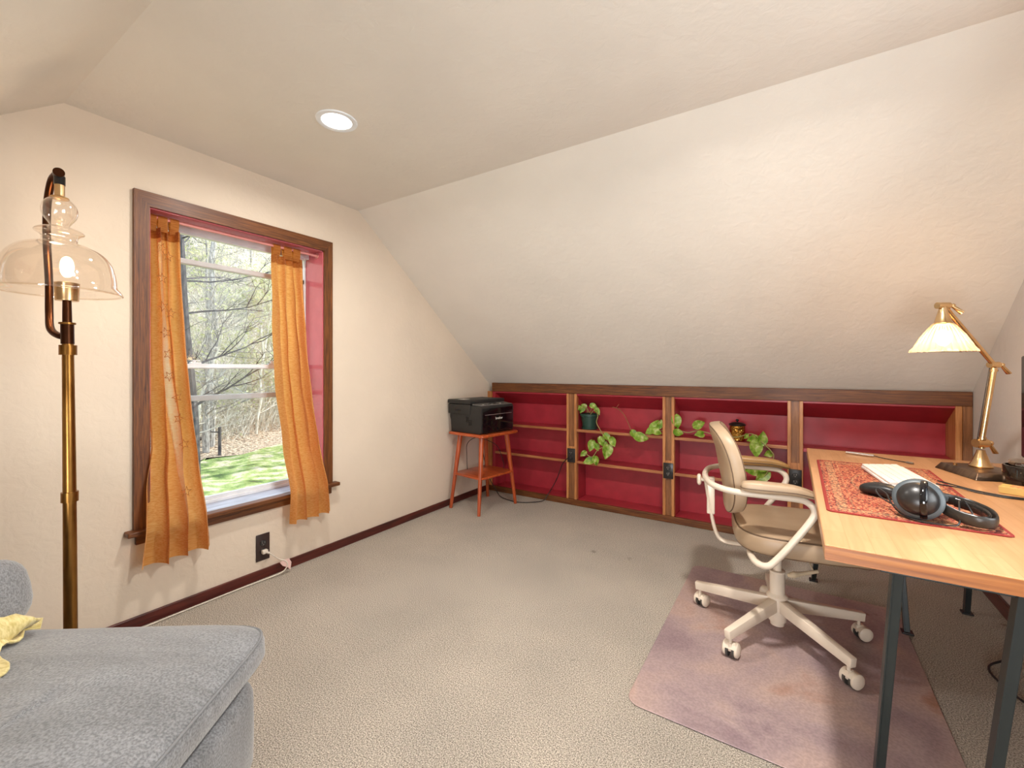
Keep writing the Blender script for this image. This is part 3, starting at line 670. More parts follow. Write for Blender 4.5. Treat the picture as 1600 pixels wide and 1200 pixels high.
tube(bm, [(.125, -.095, .332), (.06, -.130, .326), (.035, -.143, .324), (.015, -.153, .322)], .008, 12, 4, rs=[.007, .008, .0135, .006]); link('height_lever', bm, m_beige, ch, True)
def seatfn(p):
    p = p.copy(); r = math.hypot(p.x / .25, p.y / .24)
    if p.z > 0: p.z = p.z * (1 - .18 * max(0, 1 - r * 1.4)) + .006 * math.cos(p.y * 20) * max(0, 1 - r)
    if p.x > .15: p.z -= (p.x - .15) * .25
    return p
link('seat', superbox(NB(), .245, .245, .052, .55, .42, 72, 24, (.072, 0, .452), fn=seatfn), m_lea, ch, True)
def seatring(z, k=1.0, r=.003, sx=.245, sy=.245):
    pts = []
    for j in range(73):
        th = 2 * PI * j / 72; f = lambda v: math.copysign(abs(v) ** .55, v)
        p = Vector((sx * k * f(math.cos(th)), sy * k * f(math.sin(th)), z - .452)); q = p.copy()
        if q.x > .15: q.z -= (q.x - .15) * .25
        pts.append(q + Vector((.072, 0, .452)))
    return tube(NB(), pts, r, 6)
link('piping', seatring(.487, .972), m_pipe, ch, True); link('piping', seatring(.420, .972), m_pipe, ch, True)
# seam lines on the seat
# backrest
def backmat():
    return Matrix.Translation((-.200, 0, .716)) @ Matrix.Rotation(R(-10), 4, 'Y')
def backfn(p):
    k = p.z / .21; q = p.copy(); q.y *= (1 - .10 * k * k) * (1.02 + .05 * k); q.x += .10 * (p.y ** 2) / .04 * .25 + .012 * (1 - k * k) - .02 * (k * k); return q
def sbx(sx, sy, sz, e, ez):   # rounded form standing upright: flat axis along x
    bm = NB(); M = Matrix.Rotation(R(90), 4, 'Y')
    return superbox(bm, sz, sy, sx, e, ez, 64, 20, (0, 0, 0), backmat(), lambda p: backfn(M @ p))
link('backrest', sbx(.036, .200, .192, .55, .40), m_lea, ch, True)
def ringb(xo, k):
    pts = []
    for j in range(65):
        th = 2 * PI * j / 64; f = lambda v: math.copysign(abs(v) ** .55, v)
        pts.append(backmat() @ backfn(Vector((xo, .200 * k * f(math.sin(th)), .192 * k * f(math.cos(th))))))
    return tube(NB(), pts, .0028, 6)
link('piping', ringb(.022, .972), m_pipe, ch, True); link('piping', ringb(-.022, .972), m_pipe, ch, True)
# tubular frame
fr = []
for s_ in (-1, 1):
    pts = [(-.286, 0, .662), (-.282, s_ * .07, .662), (-.265, s_ * .16, .662), (-.225, s_ * .225, .662), (-.165, s_ * .262, .662), (-.08, s_ * .270, .662), (.02, s_ * .272, .660), (.055, s_ * .272, .652), (.078, s_ * .272, .625), (.068, s_ * .272, .585),
           (.0, s_ * .272, .480), (-.050, s_ * .270, .412), (-.072, s_ * .268, .392), (-.095, s_ * .255, .388), (-.115, s_ * .22, .392), (-.12, s_ * .15, .396), (-.10, s_ * .07, .388)]
    fo = link('arm_frame', tube(NB(), pts, .0125, 14, 6), m_cream, ch, True)
    def padfn(p):
        q = p.copy(); q.z *= 1 - .25 * (p.x / .14) ; q.z -= max(0, p.x - .02) ** 2 * 1.6; return q
    link('armrest', superbox(NB(), .128, .030, .020, .55, .55, 48, 14, (-.035, s_ * .270, .692), fn=padfn), m_lea if s_ < 0 else m_leao, ch, True)
    pts = []
    for j in range(41):
        th = 2 * PI * j / 40; f = lambda v: math.copysign(abs(v) ** .55, v)
        q = padfn(Vector((.129 * f(math.cos(th)), .0305 * f(math.sin(th)), -.004))); pts.append(q + Vector((-.035, s_ * .270, .692)))
    link('piping', tube(NB(), pts, .002, 6), m_pipe, ch, True)
bm = NB(); tube(bm, [(-.288, 0, .675), (-.278, 0, .60), (-.262, 0, .50), (-.245, 0, .42), (-.222, 0, .378), (-.17, 0, .368), (-.08, 0, .374)], .02, 12, 6, flat=(1, 0, 0), rs=[(.008, .020), (.008, .020), (.008, .018)])
link('back_support', bm, m_cream, ch, True)
bm = NB(); box(bm, -.303, -.270, -.016, .016, .50, .665, .004, mat=Matrix.Translation((.024, 0, -.01))); link('support_sleeve', bm, m_cream, ch, True)
bm = NB(); tube(bm, [(-.288, 0, .64), (-.306, 0, .64)], .008, 12); superbox(bm, .010, .024, .024, 1, .6, 24, 10, (-.311, 0, .64)); link('adjusting_knob', bm, m_cream, ch, True)
# ------------------------------------------------------------------ desk
def deskmat(axis):
    m, nt, b, o = new_mat('butcher_block_%d' % axis); tc = nd(nt, 'ShaderNodeTexCoord')
    br = nd(nt, 'ShaderNodeTexBrick'); mp = nd(nt, 'ShaderNodeMapping'); mp.inputs['Rotation'].default_value = (0, 0, R(90)); nt.links.new(tc.outputs['Object'], mp.inputs[0]); nt.links.new(mp.outputs[0], br.inputs['Vector'])
    br.inputs['Scale'].default_value = 1; br.inputs['Brick Width'].default_value = .42; br.inputs['Row Height'].default_value = .045; br.inputs['Mortar Size'].default_value = .0006
    br.inputs['Color1'].default_value = lin(188, 140, 98); br.inputs['Color2'].default_value = lin(198, 150, 108); br.inputs['Mortar'].default_value = lin(176, 128, 84); br.inputs['Bias'].default_value = 0
    c = coords(nt, (16, 1.4, 16)); n = nd(nt, 'ShaderNodeTexNoise'); n.inputs['Scale'].default_value = 4; n.inputs['Detail'].default_value = 7; n.inputs['Distortion'].default_value = .7; nt.links.new(c, n.inputs['Vector'])
    g = ramp(nt, n.outputs[0], [(.3, (.90, .86, .80, 1)), (.6, (1.03, 1.01, 1.0, 1))])
    mx = nd(nt, 'ShaderNodeMixRGB', blend_type='MULTIPLY'); mx.inputs[0].default_value = 1; nt.links.new(br.outputs[0], mx.inputs[1]); nt.links.new(g, mx.inputs[2])
    nt.links.new(mx.outputs[0], b.inputs['Base Color']); b.inputs['Roughness'].default_value = .38; b.inputs['Coat Weight'].default_value = .15; return m
dk = thing('desk', 'butcher block desk with grey metal trestle legs in front of the built-in bookcase', 'desk', (2.89, 1.99, 0))
dx0, dx1, dy0, dy1 = 2.528 - 2.89, 3.275 - 2.89, 1.245 - 1.99, 2.732 - 1.99
link('desktop', boxm(dx0, dx1, dy0, dy1, .709, .745, .0025), deskmat(0), dk)
m_edge = wood('desk_edge_grain', lin(128, 70, 24), lin(160, 94, 36), lin(184, 118, 54), 0, .4, 6, .15, 30)
link('front_edge', boxm(dx0 + .0005, dx1 - .0005, dy0 - .0015, dy0 + .0005, .7105, .743), m_edge, dk)
m_leg = solid('grey_steel', (.030, .036, .036), .38, .3)
def tleg(top, foot, k=.036):
    off = Vector((-2.89, -1.99, 0)); a, b2 = Vector(top) + off, Vector(foot) + off
    bm = NB(); d = (b2 - a).normalized()
    s1 = Vector((1, 0, 0)); s1 = (s1 - d * s1.dot(d)).normalized(); s2 = d.cross(s1)
    bar(bm, a - s1 * .010, b2 - s1 * .010, .030, .003, up=(1, 0, 0))
    bar(bm, a + s1 * .001 , b2 + s1 * .001 , .020, .022, up=(0, 1, 0), w2=.018, h2=.020, bev=.002)
    lg = link('leg', bm, m_leg, dk); bm = NB(); box(bm, b2.x - .020, b2.x + .020, b2.y - .020, b2.y + .020, b2.z + .0002, b2.z + .008, .002); link('foot_pad', bm, m_blk, lg)
def beam(x0, x1, y): 
    bm = NB(); box(bm, x0 - 2.89, x1 - 2.89, y - 1.99 - .02, y - 1.99 + .02, .672, .709, .002); link('trestle_beam', bm, m_leg, dk)
beam(2.60, 3.22, 2.64); beam(2.64, 3.22, 1.36)
tleg((2.630, 2.65, .70), (2.562, 2.894, .0)); tleg((3.13, 2.65, .70), (3.158, 2.894, .0)); tleg((2.855, 2.63, .70), (2.885, 2.525, .0065))
tleg((2.676, 1.36, .70), (2.662, 1.545, .007)); tleg((2.872, 1.34, .70), (2.838, 1.455, .007)); tleg((3.19, 1.36, .70), (3.22, 1.55, .0)); tleg((3.19, 1.34, .70), (3.22, 1.16, .0))
# desk mat with a carpet pattern
def rug():
    m, nt, b, o = new_mat('persian_pattern'); tc = nd(nt, 'ShaderNodeTexCoord'); sep = nd(nt, 'ShaderNodeSeparateXYZ'); nt.links.new(tc.outputs['Object'], sep.inputs[0])
    def mth(op, a, b2=None):
        n = nd(nt, 'ShaderNodeMath', operation=op)
        for i, q in enumerate((a, b2)):
            if q is None: continue
            if isinstance(q, (int, float)): n.inputs[i].default_value = q
            else: nt.links.new(q, n.inputs[i])
        return n.outputs[0]
    ex = mth('SUBTRACT', .185, mth('ABSOLUTE', sep.outputs[0])); ey = mth('SUBTRACT', .425, mth('ABSOLUTE', sep.outputs[1])); e = mth('MINIMUM', ex, ey)
    cr_, cy_, cn = lin(136, 36, 30), lin(196, 158, 112), lin(40, 32, 36); ro = lin(180, 76, 50)
    band = ramp(nt, mth('MULTIPLY', e, 8), [(0, cr_), (.07, cn), (.10, ro), (.20, cn), (.22, cy_), (.40, cn), (.42, ro), (.52, cy_), (.55, cr_), (1, cr_)]); band.node.color_ramp.interpolation = 'CONSTANT'
    vo = nd(nt, 'ShaderNodeTexVoronoi'); vo.inputs['Scale'].default_value = 95; nt.links.new(tc.outputs['Object'], vo.inputs['Vector'])
    v2 = nd(nt, 'ShaderNodeTexNoise'); v2.inputs['Scale'].default_value = 170; v2.inputs['Detail'].default_value = 1; nt.links.new(tc.outputs['Object'], v2.inputs['Vector'])
    dots = ramp(nt, v2.outputs[0], [(0, cn), (.42, cn), (.43, cr_), (.50, ro), (.56, cy_), (.66, cr_)]); dots.node.color_ramp.interpolation = 'CONSTANT'
    r2 = mth('ADD', mth('POWER', mth('DIVIDE', sep.outputs[0], .10), 2), mth('POWER', mth('DIVIDE', sep.outputs[1], .22), 2))
    fld = ramp(nt, r2, [(0, cn), (.12, cn), (.13, cy_), (.2, ro), (.75, ro), (.8, cy_), (.9, cn), (.95, ro)]); fld.node.color_ramp.interpolation = 'CONSTANT'
    mask = nd(nt, 'ShaderNodeMath', operation='GREATER_THAN'); nt.links.new(e, mask.inputs[0]); mask.inputs[1].default_value = .068
    a = nd(nt, 'ShaderNodeMixRGB'); nt.links.new(mask.outputs[0], a.inputs[0]); nt.links.new(band, a.inputs[1]); nt.links.new(fld, a.inputs[2])
    c = nd(nt, 'ShaderNodeMixRGB'); g2 = mth('GREATER_THAN', e, .008); nt.links.new(mth('MULTIPLY', g2, .78), c.inputs[0]); nt.links.new(a.outputs[0], c.inputs[1]); nt.links.new(dots, c.inputs[2])
    nt.links.new(c.outputs[0], b.inputs['Base Color']); b.inputs['Roughness'].default_value = .85; add_bump(nt, b, v2.outputs[0], .3, .002); return m
dm = link('desk_mat', slab(NB(), rrect(.186, .426, .018), 0, .003, .001), rug(), None, False, (2.738, 1.963, .7455)); dm.rotation_euler = (0, 0, R(-.6)); tag(dm, 'red and cream desk mat with an oriental rug pattern under the keyboard', 'desk mat')
DZ = .7495
# keyboard
kb = thing('keyboard', 'white slim keyboard lying on the patterned desk mat', 'keyboard', (2.786, 2.112, DZ), R(-83))
bm = NB(); prism(bm, [(-.066, 0), (.066, 0), (.066, .020), (-.066, .010)], 0, -.165, .165); bmesh.ops.bevel(bm, geom=list(bm.edges), offset=.003, segments=2, profile=.5, affect='EDGES')
m_key = solid('cream_keycap', (.80, .72, .66), .45)
link('case', bm, solid('white_case', (.84, .80, .76), .35), kb, True)
k0 = None
for r_ in range(5):
    for c_ in range(15):
        x = -.153 + c_ * .0218; y = -.052 + r_ * .0225
        if k0 is None: k0 = link('key', boxm(-.0103, .0103, -.0106, .0106, 0, .008, .002), m_key, kb); k = k0
        else: k = k0.copy(); S.collection.objects.link(k); k.parent = kb
        k.location = (x, y, .0105 + (y + .066) * .0757); k.rotation_euler = (R(4.3), 0, 0)
mo = link('computer_mouse', superbox(NB(), .056, .031, .019, .8, .75, 40, 16, (0, 0, .017), fn=lambda p: Vector((p.x, p.y * (1 + .15 * p.x / .056), max(p.z, -.016) + .006 * (1 - (p.x / .056 + .3) ** 2)))), m_black, None, True, (2.700, 1.800, DZ)); mo.rotation_euler = (0, 0, R(140)); tag(mo, 'black computer mouse on the desk mat beside the headphones', 'mouse')
# headphones
hp = thing('headphones', 'black over-ear headphones with grey ring lying on the patterned desk mat', 'headphones', (2.80, 1.60, DZ + .0045), 0)
H0 = Vector((-2.80, -1.60, -DZ)); hcol = solid('soft_black', (.014, .013, .013), .35); m_lt = noise_mat('black_leatherette', [(.3, (.012, .011, .01, 1)), (.7, (.03, .026, .022, 1))], 20, 4, .35, bump=.3, bscale=120, dist=.002)
def cup(center, axis):
    z = Vector(axis).normalized(); M = Matrix.Translation(Vector(center) + H0) @ z.to_track_quat('Z', 'Y').to_matrix().to_4x4()
    c = link('ear_cup', lathe(NB(), [(.043, -.012), (.044, 0), (.041, .012), (.033, .024), (.020, .032), (.006, .035), (.002, .035)], 40, mat=M), hcol, hp, True)
    link('ring', lathe(NB(), [(.0445, -.012), (.052, -.011), (.0535, -.006), (.0500, -.001), (.0435, .001)], 40, mat=M, cap=False), solid('slate_ring', (.060, .075, .085), .45), c, True)
    link('cup_bridge', tube(NB(), [M @ Vector((.012, -.048, .0)), M @ Vector((.012, -.032, .025)), M @ Vector((.012, 0, .037)), M @ Vector((.012, .032, .025)), M @ Vector((.012, .048, .0))], .006, 10, 5, rs=[(.0075, .003), (.0075, .003)], flat=tuple(M.to_3x3() @ Vector((1, 0, 0)))), m_gblack, c, True)
    prof = [(.026, -.020)] + [(.036 + .011 * math.cos(R(a)), -.024 + .011 * math.sin(R(a))) for a in range(120, -121, -20)] + [(.024, -.034)]
    link('ear_pad', lathe(NB(), prof, 40, mat=M), m_lt, c, True)
ax = (-FC * .62 - RC * .62 + UP * .32).normalized()
cup((2.748, 1.572, .800), ax); cup(Vector((2.748, 1.572, .800)) - ax * .072 + UP * .012, -ax)
def strap(pts, w_, th_, nm, mat, par):
    return link(nm, tube(NB(), [Vector(p) + H0 for p in pts], 1, 16, 7, rs=[(w_, th_), (w_, th_)], flat=(0, 0, 1)), mat, par, True)
hb = strap([(2.790, 1.590, .790), (2.803, 1.575, .780), (2.828, 1.553, .770), (2.858, 1.538, .767), (2.885, 1.548, .767), (2.899, 1.590, .768), (2.900, 1.640, .770), (2.880, 1.685, .774), (2.845, 1.700, .780), (2.815, 1.690, .786)], .0145, .004, 'headband', m_lt, hp)
strap([(2.830, 1.567, .770), (2.858, 1.552, .767), (2.878, 1.562, .767), (2.889, 1.595, .768), (2.888, 1.635, .770), (2.870, 1.670, .774), (2.845, 1.685, .778)], .013, .005, 'padding', solid('glossy_padding', (.02, .017, .015), .2), hb)
for p, q in (((2.797, 1.580, .786), (2.775, 1.590, .795)), ((2.818, 1.69, .786), (2.800, 1.675, .794))):
    bm = NB(); bar(bm, Vector(p) + H0 + (Vector(p) - Vector(q)) * .2, Vector(q) + H0, .034, .016, bev=.004); link('hinge', bm, solid('slate_hinge', (.07, .08, .085), .4), hp, True)
t = link('headphone_cord', tube(NB(), [(2.722, 1.600, .765), (2.690, 1.640, .775), (2.674, 1.665, .79), (2.678, 1.672, .80), (2.695, 1.655, .790), (2.700, 1.62, .775), (2.715, 1.58, .757), (2.745, 1.545, .753), (2.80, 1.54, .753), (2.822, 1.55, .758), (2.826, 1.565, .79), (2.835, 1.60, .805), (2.85, 1.62, .80), (2.86, 1.60, .77), (2.84, 1.58, .76)], .002, 8, 7), m_blk, None, True); tag(t, 'thin black cord coiled around the headphones on the desk mat', 'cord')
# pen with cord
t = thing('stylus_cable', 'silver rod with a thin black cable at the far end of the desk', 'cable', (2.735, 2.622, .7465), 0)
link('barrel', tube(NB(), [(-.051, .024, .006), (.0, .0, .006), (.048, -.021, .006)], .006, 14, rs=[.0055, .006, .0055]), solid('silver', (.62, .60, .60), .25, .8), t, True)
link('wire', tube(NB(), [(.048, -.021, .006), (.08, -.055, .004), (.12, -.085, .003), (.158, -.122, .004)], .002, 8, 5), m_blk, t, True)
link('plug', tube(NB(), [(.145, -.108, .004), (.165, -.128, .004)], .004, 10), solid('steel_plug', (.3, .28, .26), .3, .8), t, True)
t = link('desk_cable', tube(NB(), [(2.890, 2.095, .750), (2.935, 2.06, .7525), (2.98, 2.03, .7475), (3.03, 2.000, .7475), (3.08, 2.000, .7475), (3.18, 2.010, .7475), (3.262, 2.015, .7475)], .0022, 8, 6), m_blk, None, True); tag(t, 'plain black cable on the desk, the one nearer the headphones', 'cable')
t = link('desk_cable', tube(NB(), [(2.905, 2.15, .752), (2.94, 2.10, .7505), (2.98, 2.062, .7475), (3.03, 2.025, .7475), (3.08, 2.016, .7475), (3.16, 2.024, .7475), (3.262, 2.03, .7475)], .0022, 8, 6), m_blk, None, True); tag(t, 'black cable with a ribbed strain relief lying right against the yellow box', 'cable')
# yellow box, jar, monitor
bx = thing('small_box', 'flat pale yellow card box on the desk beside the dark glass jar', 'box', (3.10, 2.065, .7458), R(-26))
link('carton', boxm(-.062, .075, -.018, .040, 0, .0225, .001), solid('yellow_card', lin(214, 178, 104), .6), bx)
link('top_print', boxm(-.040, .07, -.010, .034, .0226, .0229), noise_mat('orange_print', [(.45, lin(206, 122, 62)), (.55, lin(228, 172, 120))], 60, 3, .6), bx)
text('lettering', 'TAROT', .0095, solid('brown_ink', lin(120, 86, 30), .7), bx, (.010, -.0182, .011), (R(90), 0, 0), .0002)
jr = thing('candle_jar', 'dark glass jar with a clear rim standing on the desk beside the brass lamp base', 'jar', (3.155, 2.225, .7458))
link('jar_body', lathe(NB(), [(.060, 0), (.066, .004), (.067, .015), (.067, .070), (.065, .073), (.060, .073), (.060, .008), (.02, .006)], 48), noise_mat('smoked_glass', [(.4, (.008, .005, .004, 1)), (.7, (.03, .02, .012, 1))], 20, 3, .06), jr, True)
link('rim', lathe(NB(), [(.052, .06), (.052, .088), (.050, .090), (.0485, .088), (.0485, .06)], 48, cap=False), thin_glass('clear_glass', (.95, .93, .9, 1), .12, .7), jr, True)
mn = thing('monitor', 'thin glossy black screen at the right edge beside the brass desk lamp', 'monitor', (3.125, 1.885, .7458))
link('screen_bezel', boxm(0, .018, -.315, .315, .105, .452, .004), m_black, mn)
link('screen', boxm(-.0015, .001, -.310, .310, .111, .448), solid('black_mirror_screen', (.010, .008, .008), .05), mn)
bm = NB(); box(bm, .030, .045, -.03, .03, .004, .28, .003); box(bm, .016, .034, -.05, .05, .20, .30, .004); link('stand_neck', bm, m_black, mn); link('stand_foot', boxm(-.06, .12, -.10, .10, 0, .008, .003), m_black, mn)
# ------------------------------------------------------------------ desk lamp
m_ribg = thin_glass('ribbed_glass', (1, .93, .80, 1), .16, .7, .12)
def ribglass():
    m, nt, b, o = new_mat('pressed_ribbed_glass'); nt.nodes.remove(b)
    t = nd(nt, 'ShaderNodeBsdfTransparent'); t.inputs[0].default_value = (1, .95, .86, 1)
    tl = nd(nt, 'ShaderNodeBsdfTranslucent'); tl.inputs[0].default_value = (1, .90, .74, 1); g = nd(nt, 'ShaderNodeBsdfGlossy'); g.inputs['Roughness'].default_value = .1
    a = nd(nt, 'ShaderNodeMixShader'); a.inputs[0].default_value = .22; nt.links.new(t.outputs[0], a.inputs[1]); nt.links.new(tl.outputs[0], a.inputs[2])
    lw = nd(nt, 'ShaderNodeLayerWeight'); lw.inputs[0].default_value = .35; c = nd(nt, 'ShaderNodeMixShader'); nt.links.new(lw.outputs['Fresnel'], c.inputs[0]); nt.links.new(a.outputs[0], c.inputs[1]); nt.links.new(g.outputs[0], c.inputs[2]); nt.links.new(c.outputs[0], o.inputs[0]); return m
dl = thing('desk_lamp', 'brass jointed desk lamp with a ribbed glass shade, lit, on the desk', 'lamp', (3.085, 2.425, .7458))
bm = NB(); b0 = [(-.118, -.172), (.06, -.172), (.06, .06), (-.118, .06)]
M = Matrix.Translation((-.006, -.034, 0)) @ Matrix.Rotation(R(17.3), 4, 'Z')
lo = [bm.verts.new(M @ Vector((x, y, 0))) for x, y in ((-.088, -.114), (.088, -.114), (.088, .114), (-.088, .114))]
hi0 = [bm.verts.new(M @ Vector((x, y, .026))) for x, y in ((-.074, -.100), (.074, -.100), (.074, .100), (-.074, .100))]
bm.faces.new(lo[::-1]); bm.faces.new(hi0)
for i in range(4): bm.faces.new((lo[i], lo[(i + 1) % 4], hi0[(i + 1) % 4], hi0[i]))
bmesh.ops.bevel(bm, geom=list(bm.edges), offset=.002, segments=2, profile=.5, affect='EDGES'); link('base', bm, m_pewter, dl, True)
link('switch', lathe(NB(), [(.006, .026), (.006, .034), (.003, .036)], 16, (-.075, -.01, 0)), m_sbrass, dl, True)
link('bell', lathe(NB(), [(.034, .026), (.036, .030), (.031, .036), (.030, .040), (.026, .044), (.020, .065), (.014, .082), (.012, .092), (.002, .093)], 32), m_sbrass, dl, True)
def joint(p, r, L, lever):
    p = Vector(p); bm = NB(); tube(bm, [p - RC * L, p + RC * L], r, 20); tube(bm, [p + RC * L, p + RC * (L + .014)], r * .4, 12); 
    superbox(bm, r * .62, r * .62, r * .62, 1, 1, 14, 8, p + RC * (L + .015)); jo = link('joint', bm, m_sbrass, dl, True)
    q = p + RC * (L + .010); bm = NB(); tube(bm, [q, q + Vector(lever) * .4, q + Vector(lever)], .006, 12, rs=[.005, .0065, (.0045, .010)]); link('wing_lever', bm, m_sbrass, jo, True)
j1 = (0, 0, .118); j2 = (.036, .002, .424); j3 = (-.155, -.225, .640)
joint(j1, .0165, .022, RC * .026 - UP * .040); joint(j2, .012, .018, RC * .030 - UP * .034); joint(j3, .012, .022, RC * .028 - UP * .028 - FC * .01)
link('lower_arm', tube(NB(), [(.002, 0, .098), (.002, 0, .13), (.036, .002, .412)], .0095, 16), m_sbrass, dl, True)
bm = NB()
for p in ((.003, 0, .138), (.0345, .002, .402)): tube(bm, [Vector(p) - UP * .004, Vector(p) + UP * .004], .013, 16)
link('collar', bm, m_sbrass, dl, True)
link('upper_arm', tube(NB(), [(.036, .002, .424), (-.149, -.218, .634)], .0085, 16), m_sbrass, dl, True)
hd = Vector(j3)
link('socket_cap', lathe(NB(), [(.010, .0), (.011, -.008), (.013, -.014), (.013, -.016), (.025, -.062), (.027, -.064), (.025, -.066), (.004, -.066)], 32, tuple(hd)), m_sbrass, dl, True)
def flute(a, r, z): return 1 + .022 * math.cos(28 * a) + (.03 * math.cos(14 * a) * max(0, (-z - .14) / .04))
sh = link('glass_shade', lathe(NB(), [(.025, -.064), (.032, -.070), (.044, -.086), (.060, -.110), (.074, -.136), (.081, -.152), (.090, -.162), (.092, -.170)], 168, tuple(hd), cap=False, wob=flute), ribglass(), dl, True)
def wtube(c, r): return None
blb = hd + Vector((0, 0, -.118))
link('bulb', superbox(NB(), .022, .022, .030, 1, 1, 24, 14, tuple(blb)), emit('warm_bulb', (1, .70, .36, 1), 9), dl, True)
l = light('bulb_light', 'POINT', tuple(blb - UP * .045), 3.6, (1, .62, .30), shadow_soft_size=.03); l.parent = dl
# thin wire beside the lower arm
link('lamp_wire', tube(NB(), [(-.012, -.004, .10), (-.010, -.004, .14), (.022, 0, .40), (.030, .004, .43)], .0016, 8, 4), m_blk, dl, True)
t = link('floor_cable', tube(NB(), [(3.285, 2.36, .745), (3.29, 2.36, .60), (3.28, 2.42, .30), (3.262, 2.60, .10), (3.20, 2.52, .02), (3.10, 2.40, .010), (3.11, 2.27, .010), (3.17, 2.15, .010), (3.26, 2.05, .010)], .004, 8, 6), m_blk, None, True); tag(t, 'black cable drooping from the desk to the carpet by the right wall', 'cable')
# ------------------------------------------------------------------ floor lamp
fl = thing('floor_lamp', 'tall antique brass floor lamp with a wide clear glass dome shade, lit, behind the sofa', 'lamp', (.477, .423, 0))
fl.rotation_euler = (0, 0, 0)
link('base', lathe(NB(), [(.135, 0), (.140, .004), (.138, .014), (.10, .022), (.03, .028), (.02, .04)], 48), m_brass, fl, True)
def Lp(a, z, b=0): return RC * a + FC * b + UP * z
def pxz(z): return -.013 * (z - .30) / 1.1
link('pole', tube(NB(), [Lp(0, .03), Lp(pxz(.80), .80), Lp(pxz(1.245), 1.245)], .0155, 24, rs=[.018, .0165, .0145]), m_brass, fl, True)
for z, r_ in ((.735, .0215), (1.215, .022)):
    link('ring', tube(NB(), [Lp(pxz(z), z - .016), Lp(pxz(z), z + .016)], r_, 24), m_brass, fl, True)
link('upper_pole', tube(NB(), [Lp(-.012, 1.235), Lp(-.013, 1.30), Lp(-.013, 1.301), Lp(-.014, 1.378)], .012, 20, rs=[.0165, .0165, .012, .011]), m_dbrass, fl, True)
link('collar', lathe(NB(), [(.012, -.004), (.021, -.003), (.021, .003), (.012, .004)], 24, tuple(Lp(-.013, 1.302))), m_brass, fl, True)
link('socket', lathe(NB(), [(.012, -.058), (.028, -.056), (.029, -.05), (.030, 0), (.031, .002), (.028, .003), (.026, -.01), (.004, -.012)], 32, tuple(Lp(-.014, 1.432))), m_sbrass, fl, True)
link('arm', tube(NB(), [Lp(-.013, 1.262, 0), Lp(-.040, 1.262, 0), Lp(-.078, 1.285, .01), Lp(-.104, 1.34, .03), Lp(-.126, 1.45, .05), Lp(-.133, 1.58, .05), Lp(-.128, 1.68, .045), Lp(-.112, 1.735, .035), Lp(-.080, 1.776, .015), Lp(-.050, 1.789, .0), Lp(-.030, 1.790, -.012)], .0105, 16, 6), m_dbrass, fl, True)
SA = Lp(-.034, 0, -.004)
sac = lambda z: (SA.x, SA.y, z)
link('end_cap', tube(NB(), [Lp(-.048, 1.789, .006), Lp(-.022, 1.790, -.018)], .0145, 20), m_dbrass, fl, True)
link('connector', lathe(NB(), [(.014, 0), (.014, -.028)], 24, sac(1.782)), m_gblack, fl, True)
link('brass_cap', lathe(NB(), [(.0125, 0), (.0125, -.036), (.022, -.040), (.024, -.045), (.008, -.047)], 24, sac(1.754)), m_sbrass, fl, True)
m_lg = thin_glass('lamp_glass', (.97, .93, .88, 1), .10, .9, .03)
prof = [(.014 if r_ < .021 else r_ * .735, z) for r_, z in [(.020, 1.712), (.040, 1.704), (.055, 1.688), (.060, 1.668), (.054, 1.648), (.040, 1.632), (.033, 1.622), (.034, 1.616), (.060, 1.612), (.078, 1.604), (.081, 1.598), (.072, 1.592), (.061, 1.586), (.058, 1.575), (.066, 1.564), (.100, 1.557), (.138, 1.541), (.168, 1.514), (.183, 1.482), (.189, 1.450), (.192, 1.430), (.204, 1.417), (.210, 1.409), (.209, 1.404)]]
sp = smooth_path([(r_, 0, z) for r_, z in prof], 3)
link('glass_shade', lathe(NB(), [(p.x, p.z) for p in sp], 96, (SA.x, SA.y, 0), cap=False), m_lg, fl, True)
tr_ = NB(); tube(tr_, [(SA.x + .1537 * math.cos(2 * PI * k / 72), SA.y + .1537 * math.sin(2 * PI * k / 72), 1.404) for k in range(73)], .0030, 8); link('shade_rim', tr_, m_lg, fl, True)
bl = Lp(-.014, 1.487)
link('bulb', superbox(NB(), .017, .017, .034, 1, .9, 24, 14, tuple(bl)), emit('warm_filament', (1, .72, .40, 1), 12), fl, True)
l = light('bulb_light', 'POINT', tuple(bl + UP * .055), 1.9, (1, .74, .48), shadow_soft_size=.03); l.parent = fl
# ------------------------------------------------------------------ sofa
def sofamat():
    m, nt, b, o = new_mat('grey_velvet'); co = coords(nt, (1, 1, 1))
    n = nd(nt, 'ShaderNodeTexNoise'); n.inputs['Scale'].default_value = 210; n.inputs['Detail'].default_value = 3
    c2 = coords(nt, (1, 5, 1)); n2 = nd(nt, 'ShaderNodeTexNoise'); n2.inputs['Scale'].default_value = 3; n2.inputs['Detail'].default_value = 4; nt.links.new(co, n.inputs['Vector']); nt.links.new(c2, n2.inputs['Vector'])
    a = ramp(nt, n.outputs[0], [(.35, lin(96, 98, 101)), (.65, lin(136, 138, 141))]); d = ramp(nt, n2.outputs[0], [(.35, (.84, .84, .84, 1)), (.6, (1.08, 1.08, 1.09, 1))])
    mx = nd(nt, 'ShaderNodeMixRGB', blend_type='MULTIPLY'); mx.inputs[0].default_value = 1; nt.links.new(a, mx.inputs[1]); nt.links.new(d, mx.inputs[2]); nt.links.new(mx.outputs[0], b.inputs['Base Color'])
    b.inputs['Roughness'].default_value = .9; b.inputs['Sheen Weight'].default_value = .5; add_bump(nt, b, n.outputs[0], .4, .003); return m
m_sofa = sofamat()
so = thing('chaise_sofa', 'grey velvet chaise sofa end in the near left corner of the room', 'sofa', (1.200, .705, 0), R(35.5))
